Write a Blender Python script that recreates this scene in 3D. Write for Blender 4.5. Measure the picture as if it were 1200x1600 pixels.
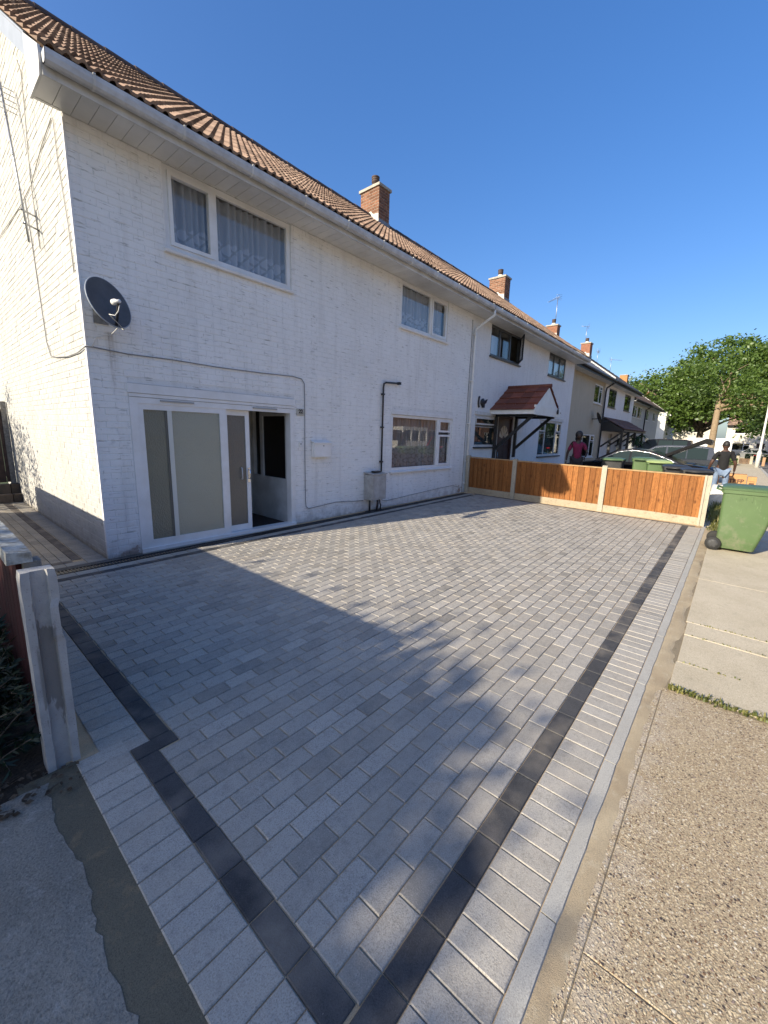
import bpy, bmesh, math, random
from mathutils import Vector, Matrix, noise
rnd = random.Random(7)
for o in list(bpy.data.objects): bpy.data.objects.remove(o)
SC = bpy.context.scene
COL = SC.collection
R = math.radians

# ------------------------------------------------------------------ camera
CAM = Vector((-1.42728, -5.56915, 1.6))
ROWS = ((0.65160664, -0.75800009, 0.02906275),
        (0.12645253, 0.1463211, 0.98112175),
        (0.74794287, 0.63563039, -0.19119483))
cd = bpy.data.cameras.new('camera')
cam = bpy.data.objects.new('camera', cd)
COL.objects.link(cam)
M = Matrix.Identity(4)
for i in range(3):
    M[i][0] = ROWS[0][i]; M[i][1] = ROWS[1][i]; M[i][2] = -ROWS[2][i]; M[i][3] = CAM[i]
cam.matrix_world = M
cd.sensor_fit = 'VERTICAL'
cd.sensor_height = 24.0
cd.lens = 632.96 / 1600 * 24.0
cd.clip_start = 0.05
cd.clip_end = 2000
SC.camera = cam

def proj(p):
    d = Vector(p) - CAM
    w = Vector(ROWS[2]).dot(d)
    if w < 0.05: return None
    return (600 + 632.96 * Vector(ROWS[0]).dot(d) / w, 800 - 632.96 * Vector(ROWS[1]).dot(d) / w, w)

# ------------------------------------------------------------------ world, sun
SUN_EL = R(25.5)
SUN_DIR = Vector((-math.cos(SUN_EL) * 0.9692, math.cos(SUN_EL) * 0.2462, math.sin(SUN_EL)))
W = bpy.data.worlds.new('World')
SC.world = W
W.use_nodes = True
wn = W.node_tree.nodes; wl = W.node_tree.links
bg = wn['Background']
sky = wn.new('ShaderNodeTexSky')
sky.sky_type = 'NISHITA'
sky.sun_disc = False
sky.sun_elevation = SUN_EL
sky.sun_rotation = math.atan2(SUN_DIR.x, SUN_DIR.y)
sky.altitude = 0
sky.air_density = 1.0
sky.dust_density = 2.1
sky.ozone_density = 4.0
hs_ = wn.new('ShaderNodeHueSaturation')
hs_.inputs['Hue'].default_value = 0.513
hs_.inputs['Saturation'].default_value = 1.42
hs_.inputs['Value'].default_value = 1.07
gm_ = wn.new('ShaderNodeGamma')
gm_.inputs['Gamma'].default_value = 0.74
wl.new(sky.outputs[0], gm_.inputs['Color'])
wl.new(gm_.outputs[0], hs_.inputs['Color'])
wl.new(hs_.outputs[0], bg.inputs[0])
bg.inputs[1].default_value = 0.12
sl = bpy.data.lights.new('sun', 'SUN')
sl.energy = 3.4
sl.angle = R(0.53)
sl.color = (1.0, 0.89, 0.71)
sun = bpy.data.objects.new('sun', sl)
COL.objects.link(sun)
sun.rotation_euler = SUN_DIR.to_track_quat('Z', 'Y').to_euler()
sun.location = (-20, 5, 15)
SC.view_settings.view_transform = 'Standard'
SC.view_settings.look = 'None'
SC.view_settings.exposure = 1.32
SC.view_settings.gamma = 1.0
SC.view_settings.use_curve_mapping = False
SC.render.engine = 'CYCLES'
SC.cycles.transparent_max_bounces = 32

# ------------------------------------------------------------------ materials
MATS = {}
class NT:
    def __init__(s, name):
        s.m = bpy.data.materials.new(name); s.m.use_nodes = True
        s.t = s.m.node_tree; s.b = s.t.nodes['Principled BSDF']; s.out = s.t.nodes['Material Output']
        s.pos = None
    def n(s, typ, **kw):
        x = s.t.nodes.new(typ)
        for k, v in kw.items():
            if k == 'ins':
                for kk, vv in v.items():
                    if isinstance(vv, bpy.types.NodeSocket): s.t.links.new(vv, x.inputs[kk])
                    else: x.inputs[kk].default_value = vv
            else: setattr(x, k, v)
        return x
    def P(s):
        if s.pos is None: s.pos = s.n('ShaderNodeNewGeometry').outputs['Position']
        return s.pos
    def noise(s, scale, detail=3, rough=.6, vec=None, dist=0):
        return s.n('ShaderNodeTexNoise', ins={'Vector': vec or s.P(), 'Scale': scale, 'Detail': detail, 'Roughness': rough, 'Distortion': dist}).outputs['Fac']
    def ramp(s, fac, stops, interp='LINEAR'):
        r = s.n('ShaderNodeValToRGB', ins={'Fac': fac}); r.color_ramp.interpolation = interp
        e = r.color_ramp.elements
        while len(e) < len(stops): e.new(.5)
        for x, (p, c) in zip(e, stops):
            x.position = p
            x.color = (c, c, c, 1) if isinstance(c, (int, float)) else (*c, 1)
        return r.outputs['Color']
    def mix(s, fac, a, b, mode='MIX'):
        x = s.n('ShaderNodeMix', data_type='RGBA', blend_type=mode)
        for k, v in ((0, fac), (6, a), (7, b)):
            if isinstance(v, bpy.types.NodeSocket): s.t.links.new(v, x.inputs[k])
            elif isinstance(v, (int, float)): x.inputs[k].default_value = v if k == 0 else (v, v, v, 1)
            else: x.inputs[k].default_value = (*v, 1)
        return x.outputs[2]
    def math(s, op, a, b=0.0, c=0.0):
        x = s.n('ShaderNodeMath', operation=op)
        for i, v in enumerate((a, b, c)):
            if isinstance(v, bpy.types.NodeSocket): s.t.links.new(v, x.inputs[i])
            else: x.inputs[i].default_value = v
        return x.outputs[0]
    def xyz(s, vec=None):
        return s.n('ShaderNodeSeparateXYZ', ins={0: vec or s.P()}).outputs
    def scaled(s, v, vec=None):
        return s.n('ShaderNodeMapping', ins={'Vector': vec or s.P(), 'Scale': v}).outputs[0]
    def bump(s, h, strength=.4, dist=.01):
        b = s.n('ShaderNodeBump', ins={'Height': h, 'Strength': strength, 'Distance': dist})
        s.t.links.new(b.outputs[0], s.b.inputs['Normal'])
    def set(s, name, v):
        if isinstance(v, bpy.types.NodeSocket): s.t.links.new(v, s.b.inputs[name])
        elif isinstance(v, tuple): s.b.inputs[name].default_value = (*v, 1)
        else: s.b.inputs[name].default_value = v
    def island(s):
        return s.n('ShaderNodeNewGeometry').outputs['Random Per Island']
    def tone(s):
        a = s.island(); o = s.n('ShaderNodeObjectInfo').outputs['Random']
        return s.math('FRACT', s.math('ADD', a, o))

def pm(name, c1, c2=None, scale=6, rough=.6, bump=0, bscale=60, tone=0, metallic=0, spec=.5, detail=4, lo=.35, hi=.65, coat=0):
    if name in MATS: return MATS[name]
    t = NT(name)
    col = c1
    if c2 is not None:
        col = t.mix(t.ramp(t.noise(scale, detail), [(lo, 0.), (hi, 1.)]), c1, c2)
    if tone:
        k = t.math('MULTIPLY_ADD', t.tone(), 2 * tone, 1 - tone)
        comb = t.n('ShaderNodeCombineColor', ins={0: k, 1: k, 2: k}).outputs[0]
        col = t.mix(1.0, col, comb, 'MULTIPLY')
    t.set('Base Color', col); t.set('Roughness', rough); t.set('Metallic', metallic)
    t.set('Specular IOR Level', spec); t.set('Coat Weight', coat)
    if bump: t.bump(t.noise(bscale, 4), bump)
    MATS[name] = t.m
    return t.m

def painted_brick(name, white, dirt, zbase=0.0, peel=1.0, speck=1.0):
    t = NT(name)
    x, y, z = t.xyz()
    big = t.noise(1.3, 4); mid = t.noise(9, 5); fine = t.noise(70, 3)
    col = t.mix(t.ramp(big, [(.4, 0.), (.75, .55)]), white, dirt)
    # short dashes for joints showing through, their shadow streaks painted in dark
    dh = t.noise(1.0, 3, .6, vec=t.scaled((5.5, 5.5, 42)))
    col = t.mix(t.ramp(dh, [(.60, 0.), (.67, .62 * speck)]), col, (.34, .325, .29))
    dd = t.noise(1.0, 3, .6, vec=t.scaled((38, 38, 12)))
    col = t.mix(t.ramp(dd, [(.64, 0.), (.70, .5 * speck)]), col, (.36, .345, .31))
    # streaks running down
    st = t.noise(1.0, 5, vec=t.scaled((7, 7, .5)))
    col = t.mix(t.ramp(st, [(.52, 0.), (.8, .45)]), col, tuple(v * .72 for v in dirt))
    col = t.mix(t.ramp(mid, [(.62, 0.), (.72, .35 * speck)]), col, tuple(v * .55 for v in dirt))
    # small dark pits in the paint
    sp = t.noise(26, 2)
    col = t.mix(t.ramp(sp, [(.72, 0.), (.76, .6 * speck)]), col, (.2, .19, .18))
    # peeling near the ground
    low = t.math('SUBTRACT', 1.0, t.math('DIVIDE', t.math('SUBTRACT', z, zbase), .42))
    pn = t.noise(5.5, 6, .65)
    cor = t.math('SUBTRACT', 1.0, t.math('DIVIDE', t.math('ABSOLUTE', t.math('SUBTRACT', x, .22)), .30))
    cor = t.math('MAXIMUM', cor, -.35)
    dist = t.math('SUBTRACT', 1.0, t.math('MULTIPLY', t.math('MAXIMUM', y, 0.), 3.))
    pk = t.math('ADD', t.math('MULTIPLY', t.math('MULTIPLY', low, t.math('MULTIPLY_ADD', t.math('MULTIPLY', cor, dist), .16, .16)), peel), pn)
    jx = t.math('MAXIMUM', t.math('SUBTRACT', 1.0, t.math('DIVIDE', t.math('ABSOLUTE', t.math('SUBTRACT', x, 8.22)), .34)), 0.)
    jz = t.ramp(z, [(0., 1.), (.75, .7), (1., 0.)])
    jy = t.math('LESS_THAN', y, .05)
    pk = t.math('ADD', pk, t.math('MULTIPLY', t.math('MULTIPLY', t.math('MULTIPLY', jx, jz), jy), .20 * peel))
    pmask = t.ramp(pk, [(.79, 0.), (.805, 1.)])
    pmask = t.math('MULTIPLY', pmask, t.math('MAXIMUM', t.ramp(low, [(0., 0.), (.12, 1.)]), t.math('MULTIPLY', t.math('GREATER_THAN', jx, .01), jy)))
    pink = t.mix(t.noise(22, 4), (.36, .22, .17), (.50, .42, .36))
    col = t.mix(pmask, col, pink)
    damp = t.math('ADD', t.math('MULTIPLY', low, .5), t.noise(6, 4))
    col = t.mix(t.ramp(damp, [(.70, 0.), (1.1, .5)]), col, (.33, .30, .27))
    # splash dirt along the foot of the wall and a rust run below the dish bracket
    ft = t.math('ADD', t.math('SUBTRACT', .55, t.math('MULTIPLY', t.math('SUBTRACT', z, zbase), 3.6)), t.math('MULTIPLY', t.noise(7, 5, .65), .62))
    col = t.mix(t.ramp(ft, [(.62, 0.), (.92, .75)]), col, (.20, .175, .14))
    rx = t.math('MAXIMUM', t.math('SUBTRACT', 1.0, t.math('DIVIDE', t.math('ABSOLUTE', t.math('SUBTRACT', x, .24)), .075)), 0.)
    rz_ = t.ramp(t.math('DIVIDE', t.math('SUBTRACT', z, 1.9), .9), [(0., 0.), (.3, .5), (.8, 1.), (.82, 0.)])
    rn = t.noise(1., 3, vec=t.scaled((30, 30, 1.2)))
    rust = t.math('MULTIPLY', t.math('MULTIPLY', rx, rz_), t.math('MULTIPLY', t.math('LESS_THAN', y, .02), t.ramp(rn, [(.35, 0.), (.6, .7)])))
    col = t.mix(rust, col, (.26, .19, .12))
    t.set('Base Color', col); t.set('Roughness', .72); t.set('Specular IOR Level', .3)
    h = t.math('ADD', t.math('MULTIPLY', fine, .5), t.math('MULTIPLY', mid, .6))
    h = t.math('ADD', h, t.math('ADD', t.math('MULTIPLY', pmask, -.35), t.math('MULTIPLY', dh, -.8)))
    t.bump(h, .55, .008)
    MATS[name] = t.m
    return t.m

def paver(name, c, var, sandy=.0):
    t = NT(name)
    tone = t.tone()
    col = t.ramp(tone, [(0., tuple(v * (1 - var * 1.5) for v in c)), (.025, tuple(v * (1 - var * 1.1) for v in c)), (.06, tuple(v * (1 - var * .7) for v in c)), (.55, c), (.86, tuple(v * (1 + var * .3) for v in c)), (1., tuple(v * (1 + var * .75) for v in c))])
    n1 = t.noise(13, 5, .7); n2 = t.noise(200, 3, .75); n3 = t.noise(3.1, 3)
    blot = t.noise(42, 4, .75)
    n2 = t.math('ADD', n2, 0.)
    col = t.mix(t.ramp(n1, [(.35, 0.), (.75, .35)]), col, tuple(v * 1.35 + .02 for v in c))
    col = t.mix(t.ramp(n1, [(.25, .5), (.45, 0.)]), col, tuple(v * .55 for v in c))
    col = t.mix(t.ramp(blot, [(.32, .55), (.46, 0.)]), col, tuple(v * .55 for v in c))
    col = t.mix(t.ramp(blot, [(.58, 0.), (.75, .4)]), col, tuple(v * 1.4 + .03 for v in c))
    col = t.mix(t.ramp(n2, [(.38, .6), (.48, 0.)]), col, tuple(v * .42 for v in c))
    col = t.mix(t.ramp(n2, [(.58, 0.), (.68, .45)]), col, tuple(v * 1.5 + .04 for v in c))
    # kiln dried sand dusted over some of the blocks
    col = t.mix(t.ramp(n3, [(.45, 0.), (.72, .32 + sandy)]), col, (.42, .36, .28))
    # pale scuffs
    sc = t.noise(34, 4, .7, vec=t.scaled((1, 2.4, 1)), dist=1.2)
    col = t.mix(t.ramp(sc, [(.70, 0.), (.76, .6)]), col, (.5, .48, .45))
    t.set('Base Color', col); t.set('Roughness', .82); t.set('Specular IOR Level', .32)
    t.bump(t.math('ADD', n2, t.math('MULTIPLY', t.noise(60, 3), .6)), .5, .004)
    MATS[name] = t.m
    return t.m

def aggregate(name):
    t = NT(name)
    warp = t.n('ShaderNodeVectorMath', operation='ADD', ins={0: t.P(), 1: t.n('ShaderNodeVectorMath', operation='SCALE', ins={0: t.n('ShaderNodeTexNoise', ins={'Vector': t.P(), 'Scale': 60., 'Detail': 2.}).outputs['Color'], 3: .012}).outputs[0]}).outputs[0]
    stones = []
    for sc in (92., 160.):
        v = t.n('ShaderNodeTexVoronoi', ins={'Vector': warp, 'Scale': sc, 'Randomness': 1.})
        stones.append(v)
    def stonecol(v):
        r = t.xyz(v.outputs['Color'])[0]
        return t.ramp(r, [(0., (.075, .055, .05)), (.09, (.19, .115, .07)), (.2, (.38, .29, .18)), (.42, (.52, .42, .27)), (.7, (.60, .50, .34)), (.9, (.66, .60, .48)), (.97, (.26, .2, .17))], 'CONSTANT')
    m1 = t.ramp(stones[0].outputs['Distance'], [(.33, 1.), (.47, 0.)])
    pick = t.ramp(t.xyz(stones[0].outputs['Color'])[1], [(.22, 0.), (.24, 1.)], 'CONSTANT')
    m1 = t.math('MULTIPLY', m1, pick)
    m2 = t.ramp(stones[1].outputs['Distance'], [(.36, 1.), (.5, 0.)])
    matrix = t.mix(t.noise(3, 4), (.40, .315, .195), (.50, .40, .26))
    matrix = t.mix(t.ramp(t.noise(300, 2), [(.4, .7), (.6, 0.)]), matrix, (.13, .10, .07))
    col = t.mix(m2, matrix, stonecol(stones[1]))
    col = t.mix(m1, col, stonecol(stones[0]))
    # worn sandy and pale patches
    pw = t.noise(1.9, 4)
    col = t.mix(t.ramp(pw, [(.55, 0.), (.75, .4)]), col, (.44, .37, .27))
    y = t.xyz()[1]
    col = t.mix(t.math('MULTIPLY', t.ramp(t.math('ADD', t.math('MULTIPLY', y, 1.), 5.95), [(.36, 0.), (.56, .55)]), t.ramp(t.noise(9, 3), [(.4, 0.), (.62, 1.)])), col, (.52, .47, .40))
    t.set('Base Color', col); t.set('Roughness', .85); t.set('Specular IOR Level', .3)
    h = t.math('ADD', t.math('MULTIPLY', m1, 1.0), t.math('MULTIPLY', m2, .6))
    t.bump(h, .7, .006)
    MATS[name] = t.m
    return t.m

def concrete(name, a, b, c=None, grain=180, bstr=.35, moss=0.):
    t = NT(name)
    col = t.mix(t.ramp(t.noise(2.2, 5), [(.35, 0.), (.65, 1.)]), a, b)
    if c: col = t.mix(t.ramp(t.noise(13, 5, .7), [(.55, 0.), (.72, .8)]), col, c)
    g = t.noise(grain, 3, .7)
    col = t.mix(t.ramp(g, [(.36, .55), (.5, 0.)]), col, tuple(v * .45 for v in a))
    col = t.mix(t.ramp(g, [(.58, 0.), (.7, .5)]), col, tuple(min(.7, v * 1.5) for v in b))
    if moss: col = t.mix(t.ramp(t.noise(8, 5), [(.6, 0.), (.7, moss)]), col, (.09, .10, .05))
    t.set('Base Color', col); t.set('Roughness', .88); t.set('Specular IOR Level', .25)
    t.bump(t.math('ADD', g, t.math('MULTIPLY', t.noise(25, 4), .8)), bstr, .008)
    MATS[name] = t.m
    return t.m

def glassmat(name, tint=(1, 1, 1), ior=1.5, rough=0.0, body=None, bodyf=0.0):
    t = NT(name)
    t.t.nodes.remove(t.b)
    back = t.n('ShaderNodeNewGeometry').outputs['Backfacing']   # same reflectance from either face of the thin pane
    fr = t.n('ShaderNodeFresnel', ins={'IOR': t.math('MULTIPLY_ADD', back, 1 / ior - ior, ior)}).outputs[0]
    tr = t.n('ShaderNodeBsdfTransparent', ins={'Color': (*tint, 1)}).outputs[0]
    if body:
        df = t.n('ShaderNodeBsdfDiffuse', ins={'Color': (*body, 1)}).outputs[0]
        tr = t.n('ShaderNodeMixShader', ins={0: bodyf, 1: tr, 2: df}).outputs[0]
    gl = t.n('ShaderNodeBsdfGlossy', ins={'Roughness': rough}).outputs[0]
    mx = t.n('ShaderNodeMixShader', ins={0: fr, 1: tr, 2: gl}).outputs[0]
    t.t.links.new(mx, t.out.inputs[0])
    MATS[name] = t.m
    return t.m

def frosted(name, body, f0=.06):
    t = NT(name)
    v = t.n('ShaderNodeTexVoronoi', ins={'Vector': t.scaled((1, 1, .55)), 'Scale': 70.}).outputs['Distance']
    t.set('Base Color', t.mix(t.noise(1.4, 3), body, tuple(q * .8 for q in body)))
    t.set('Roughness', .16); t.set('Specular IOR Level', .9)
    t.set('Transmission Weight', .35); t.set('IOR', 1.45)
    t.bump(t.math('ADD', v, t.math('MULTIPLY', t.noise(3.5, 2), 2.2)), .35, .012)
    MATS[name] = t.m
    return t.m

def lace(name, x0=0., cell=.10, zmid=4.1, col=(.58, .62, .68)):
    t = NT(name)
    x, y, z = t.xyz()
    a = t.math('ABSOLUTE', t.math('SUBTRACT', t.math('FRACT', t.math('DIVIDE', t.math('ADD', x, z), cell * 2)), .5))
    b = t.math('ABSOLUTE', t.math('SUBTRACT', t.math('FRACT', t.math('DIVIDE', t.math('SUBTRACT', x, z), cell * 2)), .5))
    d = t.math('MINIMUM', a, b)
    dia = t.ramp(d, [(.07, 0.), (.11, 1.)])
    top = t.math('MULTIPLY_ADD', t.noise(3, 2), .3, zmid - .15)
    lowm = t.ramp(t.math('MULTIPLY', t.math('SUBTRACT', top, z), 30.), [(0., 0.), (1., 1.)])
    dens = t.math('ADD', t.math('MULTIPLY', t.math('MULTIPLY', dia, lowm), .26), .72)
    df = t.n('ShaderNodeBsdfDiffuse', ins={'Color': (*col, 1)}).outputs[0]
    tl = t.n('ShaderNodeBsdfTranslucent', ins={'Color': (*col, 1)}).outputs[0]
    df = t.n('ShaderNodeMixShader', ins={0: .25, 1: df, 2: tl}).outputs[0]
    tr = t.n('ShaderNodeBsdfTransparent').outputs[0]
    mx = t.n('ShaderNodeMixShader', ins={0: dens, 1: tr, 2: df}).outputs[0]
    t.t.nodes.remove(t.b)
    t.t.links.new(mx, t.out.inputs[0])
    MATS[name] = t.m
    return t.m

def leafmat(name, a, b, trans=.35):
    t = NT(name)
    col = t.mix(t.island(), a, b)
    lv = t.noise(.55, 3)
    col = t.mix(t.ramp(lv, [(.36, .55), (.5, 0.)]), col, tuple(q * .5 for q in a))
    col = t.mix(t.ramp(lv, [(.52, 0.), (.68, .6)]), col, tuple(min(1, q * 1.35) for q in b))
    df = t.n('ShaderNodeBsdfDiffuse', ins={'Color': col}).outputs[0]
    tl = t.n('ShaderNodeBsdfTranslucent', ins={'Color': t.mix(1., col, (1.3, 1.25, .5), 'MULTIPLY')}).outputs[0]
    gl = t.n('ShaderNodeBsdfGlossy', ins={'Roughness': .45, 'Color': (.6, .65, .6, 1)}).outputs[0]
    m1 = t.n('ShaderNodeMixShader', ins={0: trans, 1: df, 2: tl}).outputs[0]
    m2 = t.n('ShaderNodeMixShader', ins={0: .05, 1: m1, 2: gl}).outputs[0]
    t.t.nodes.remove(t.b)
    t.t.links.new(m2, t.out.inputs[0])
    MATS[name] = t.m
    return t.m

def fence_wood(name, a, b, dark):
    t = NT(name)
    tone = t.tone()
    off = t.n('ShaderNodeCombineXYZ', ins={0: t.math('MULTIPLY', tone, 37.), 1: t.math('MULTIPLY', tone, 11.), 2: 0.}).outputs[0]
    v = t.n('ShaderNodeVectorMath', operation='ADD', ins={0: t.P(), 1: off}).outputs[0]
    vs = t.scaled((14, 14, 1.3), v)
    g = t.noise(2.2, 6, .65, vec=vs, dist=1.4)
    col = t.mix(t.ramp(g, [(.35, 0.), (.65, 1.)]), a, b)
    col = t.mix(t.ramp(tone, [(0., .45), (.35, .1), (.6, 0.), (1., .0)]), col, dark)
    fg = t.noise(1.0, 5, .7, vec=t.scaled((60, 60, 2.2), v), dist=.6)
    col = t.mix(t.ramp(fg, [(.42, .5), (.55, 0.)]), col, dark)
    cat = t.noise(1.0, 3, .6, vec=t.scaled((9, 9, 7), v), dist=2.5)
    col = t.mix(t.ramp(cat, [(.52, 0.), (.60, .45), (.68, 0.)]), col, dark)
    kk = t.math('MULTIPLY_ADD', t.math('FRACT', t.math('MULTIPLY', tone, 7.31)), .32, .80)
    col = t.mix(1.0, col, t.n('ShaderNodeCombineColor', ins={0: kk, 1: kk, 2: kk}).outputs[0], 'MULTIPLY')
    kn = t.n('ShaderNodeTexVoronoi', ins={'Vector': t.scaled((7, 7, 4.2), v), 'Scale': 1.})
    km = t.math('MULTIPLY', t.ramp(kn.outputs['Distance'], [(.10, 1.), (.22, 0.)]), t.ramp(t.xyz(kn.outputs['Color'])[0], [(.35, 0.), (.4, 1.)]))
    col = t.mix(km, col, dark)
    col = t.mix(t.ramp(t.noise(3.0, 4), [(.55, 0.), (.8, .5)]), col, tuple(q * .75 for q in a))
    t.set('Base Color', col); t.set('Roughness', .75); t.set('Specular IOR Level', .25)
    t.bump(g, .35, .006)
    MATS[name] = t.m
    return t.m

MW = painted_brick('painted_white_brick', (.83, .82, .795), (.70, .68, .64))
MWG = painted_brick('gable_white_sun_toned', (.475, .468, .442), (.385, .375, .345), peel=.9, speck=1.7)  # grubby wall white, its colour darkened so the sunlit gable does not clip
MWJ = painted_brick('painted_joint', (.76, .755, .73), (.60, .585, .55), peel=.7, speck=1.3)
MW2 = painted_brick('painted_white_brick_far', (.78, .77, .745), (.68, .665, .63), peel=.4, speck=.6)
UP = pm('white_plastic', (.80, .80, .79), (.72, .71, .68), 4, .32, .05, 30)
UPOLD = pm('aged_white_plastic', (.66, .655, .63), (.50, .49, .46), 3, .42, .1, 30)
GUT = pm('weathered_gutter_plastic', (.56, .57, .575), (.42, .42, .42), 6, .40, .1, 40)
SOF = pm('soffit_plastic', (.70, .69, .66), (.60, .585, .55), 2, .45, .05, 30, tone=.05)
DARKGREY = pm('anthracite_plastic', (.045, .05, .055), (.06, .065, .07), 8, .38)
BLK = pm('black_paint', (.015, .015, .017), (.025, .025, .027), 12, .45)
RUBBER = pm('black_rubber', (.018, .018, .018), None, 5, .8)
METAL = pm('galvanised_metal', (.45, .46, .47), (.33, .34, .35), 20, .42, .05, 60, metallic=.9)
CHROME = pm('chrome', (.75, .75, .76), None, 5, .15, metallic=1)
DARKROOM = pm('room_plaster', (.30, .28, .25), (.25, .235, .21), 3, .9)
TILE = pm('brown_concrete_tile', (.22, .145, .105), (.31, .22, .16), 2.2, .85, .5, 90, tone=.32, spec=.2)
TILED = pm('dark_ridge_tile', (.075, .055, .05), (.11, .08, .07), 5, .85, .4, 60, tone=.2, spec=.2)
TILER = pm('red_clay_tile', (.175, .05, .028), (.22, .07, .038), 6, .7, .3, 70, tone=.25)
TILEB = pm('brown_canopy_tile', (.12, .05, .032), (.16, .07, .042), 6, .75, .3, 70, tone=.25)
SLATE = pm('grey_slate_tile', (.17, .165, .16), (.23, .22, .21), 4, .8, .3, 70, tone=.2)
BRICK = pm('brown_chimney_brick', (.15, .072, .045), (.235, .115, .07), 14, .85, .4, 90, tone=.3, spec=.2)
BRICKO = pm('orange_chimney_brick', (.36, .17, .07), (.44, .23, .10), 14, .85, .4, 90, tone=.25, spec=.2)
MORT = pm('mortar', (.42, .36, .29), (.34, .29, .24), 30, .9, .4, 120)
LEAD = pm('lead_flashing', (.22, .23, .25), (.16, .17, .19), 9, .6, .2, 40)
CEMENT = pm('white_cement_flaunching', (.62, .60, .55), (.50, .47, .42), 9, .9, .4, 50)
GLASS = glassmat('window_glass')
GLASSD = glassmat('dark_window_glass', (.55, .6, .62), 1.55)
PAV = paver('grey_paving_block', (.345, .322, .282), .28)
PAVB = paver('border_paving_block', (.365, .342, .300), .17)
PAVC = paver('charcoal_paving_block', (.060, .060, .062), .25)
PAVP = paver('path_paving_block', (.30, .275, .235), .16, .25)
PAVPD = paver('path_dark_block', (.105, .09, .08), .22, .1)
SAND = concrete('bedding_sand', (.44, .325, .20), (.50, .38, .24), None, 400, .4)
AGG = aggregate('exposed_aggregate')
CONC = concrete('pavement_concrete', (.47, .405, .29), (.55, .48, .355), (.40, .35, .26), 160, .3, .15)
CONCD = concrete('old_drive_concrete', (.225, .20, .16), (.30, .27, .22), (.40, .365, .31), 130, .6)
EDGE = concrete('edging_concrete', (.38, .365, .325), (.44, .425, .38), (.34, .32, .285), 220, .25)
WETM = concrete('damp_mortar', (.128, .112, .078), (.158, .138, .094), (.25, .18, .105), 260, .35)
POSTC = concrete('post_concrete', (.42, .41, .385), (.33, .32, .30), (.20, .185, .165), 150, .4)
POSTN = concrete('new_post_concrete', (.44, .40, .315), (.36, .325, .255), (.26, .235, .19), 150, .35)
GRAVB = concrete('gravel_board_concrete', (.42, .36, .26), (.34, .28, .195), (.19, .15, .105), 110, .5)
ASPH = concrete('asphalt', (.15, .147, .142), (.18, .175, .168), (.20, .19, .18), 120, .5)
SOIL = concrete('dark_soil', (.035, .027, .02), (.06, .045, .032), (.09, .07, .05), 60, 1.0)
GRASSG = concrete('grass_ground', (.055, .075, .022), (.085, .10, .035), (.13, .115, .06), 60, .8)
FWOOD = fence_wood('orange_fence_board', (.27, .10, .027), (.36, .155, .047), (.12, .043, .013))
RAILW = pm('pale_cut_timber', (.42, .27, .13), (.33, .20, .09), 10, .8, .3, 60)
REDW = fence_wood('dark_red_board', (.045, .009, .010), (.065, .013, .013), (.02, .006, .006))
GREYW = pm('weathered_grey_timber', (.30, .285, .26), (.16, .15, .13), 22, .9, .6, 60)
LICHEN = pm('lichen_timber', (.42, .44, .42), (.20, .19, .16), 26, .9, .7, 70)
LACE1 = lace('lace_curtain_upper')
LACE2 = lace('lace_curtain_lower', zmid=1.35, col=(.40, .37, .35))

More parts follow.
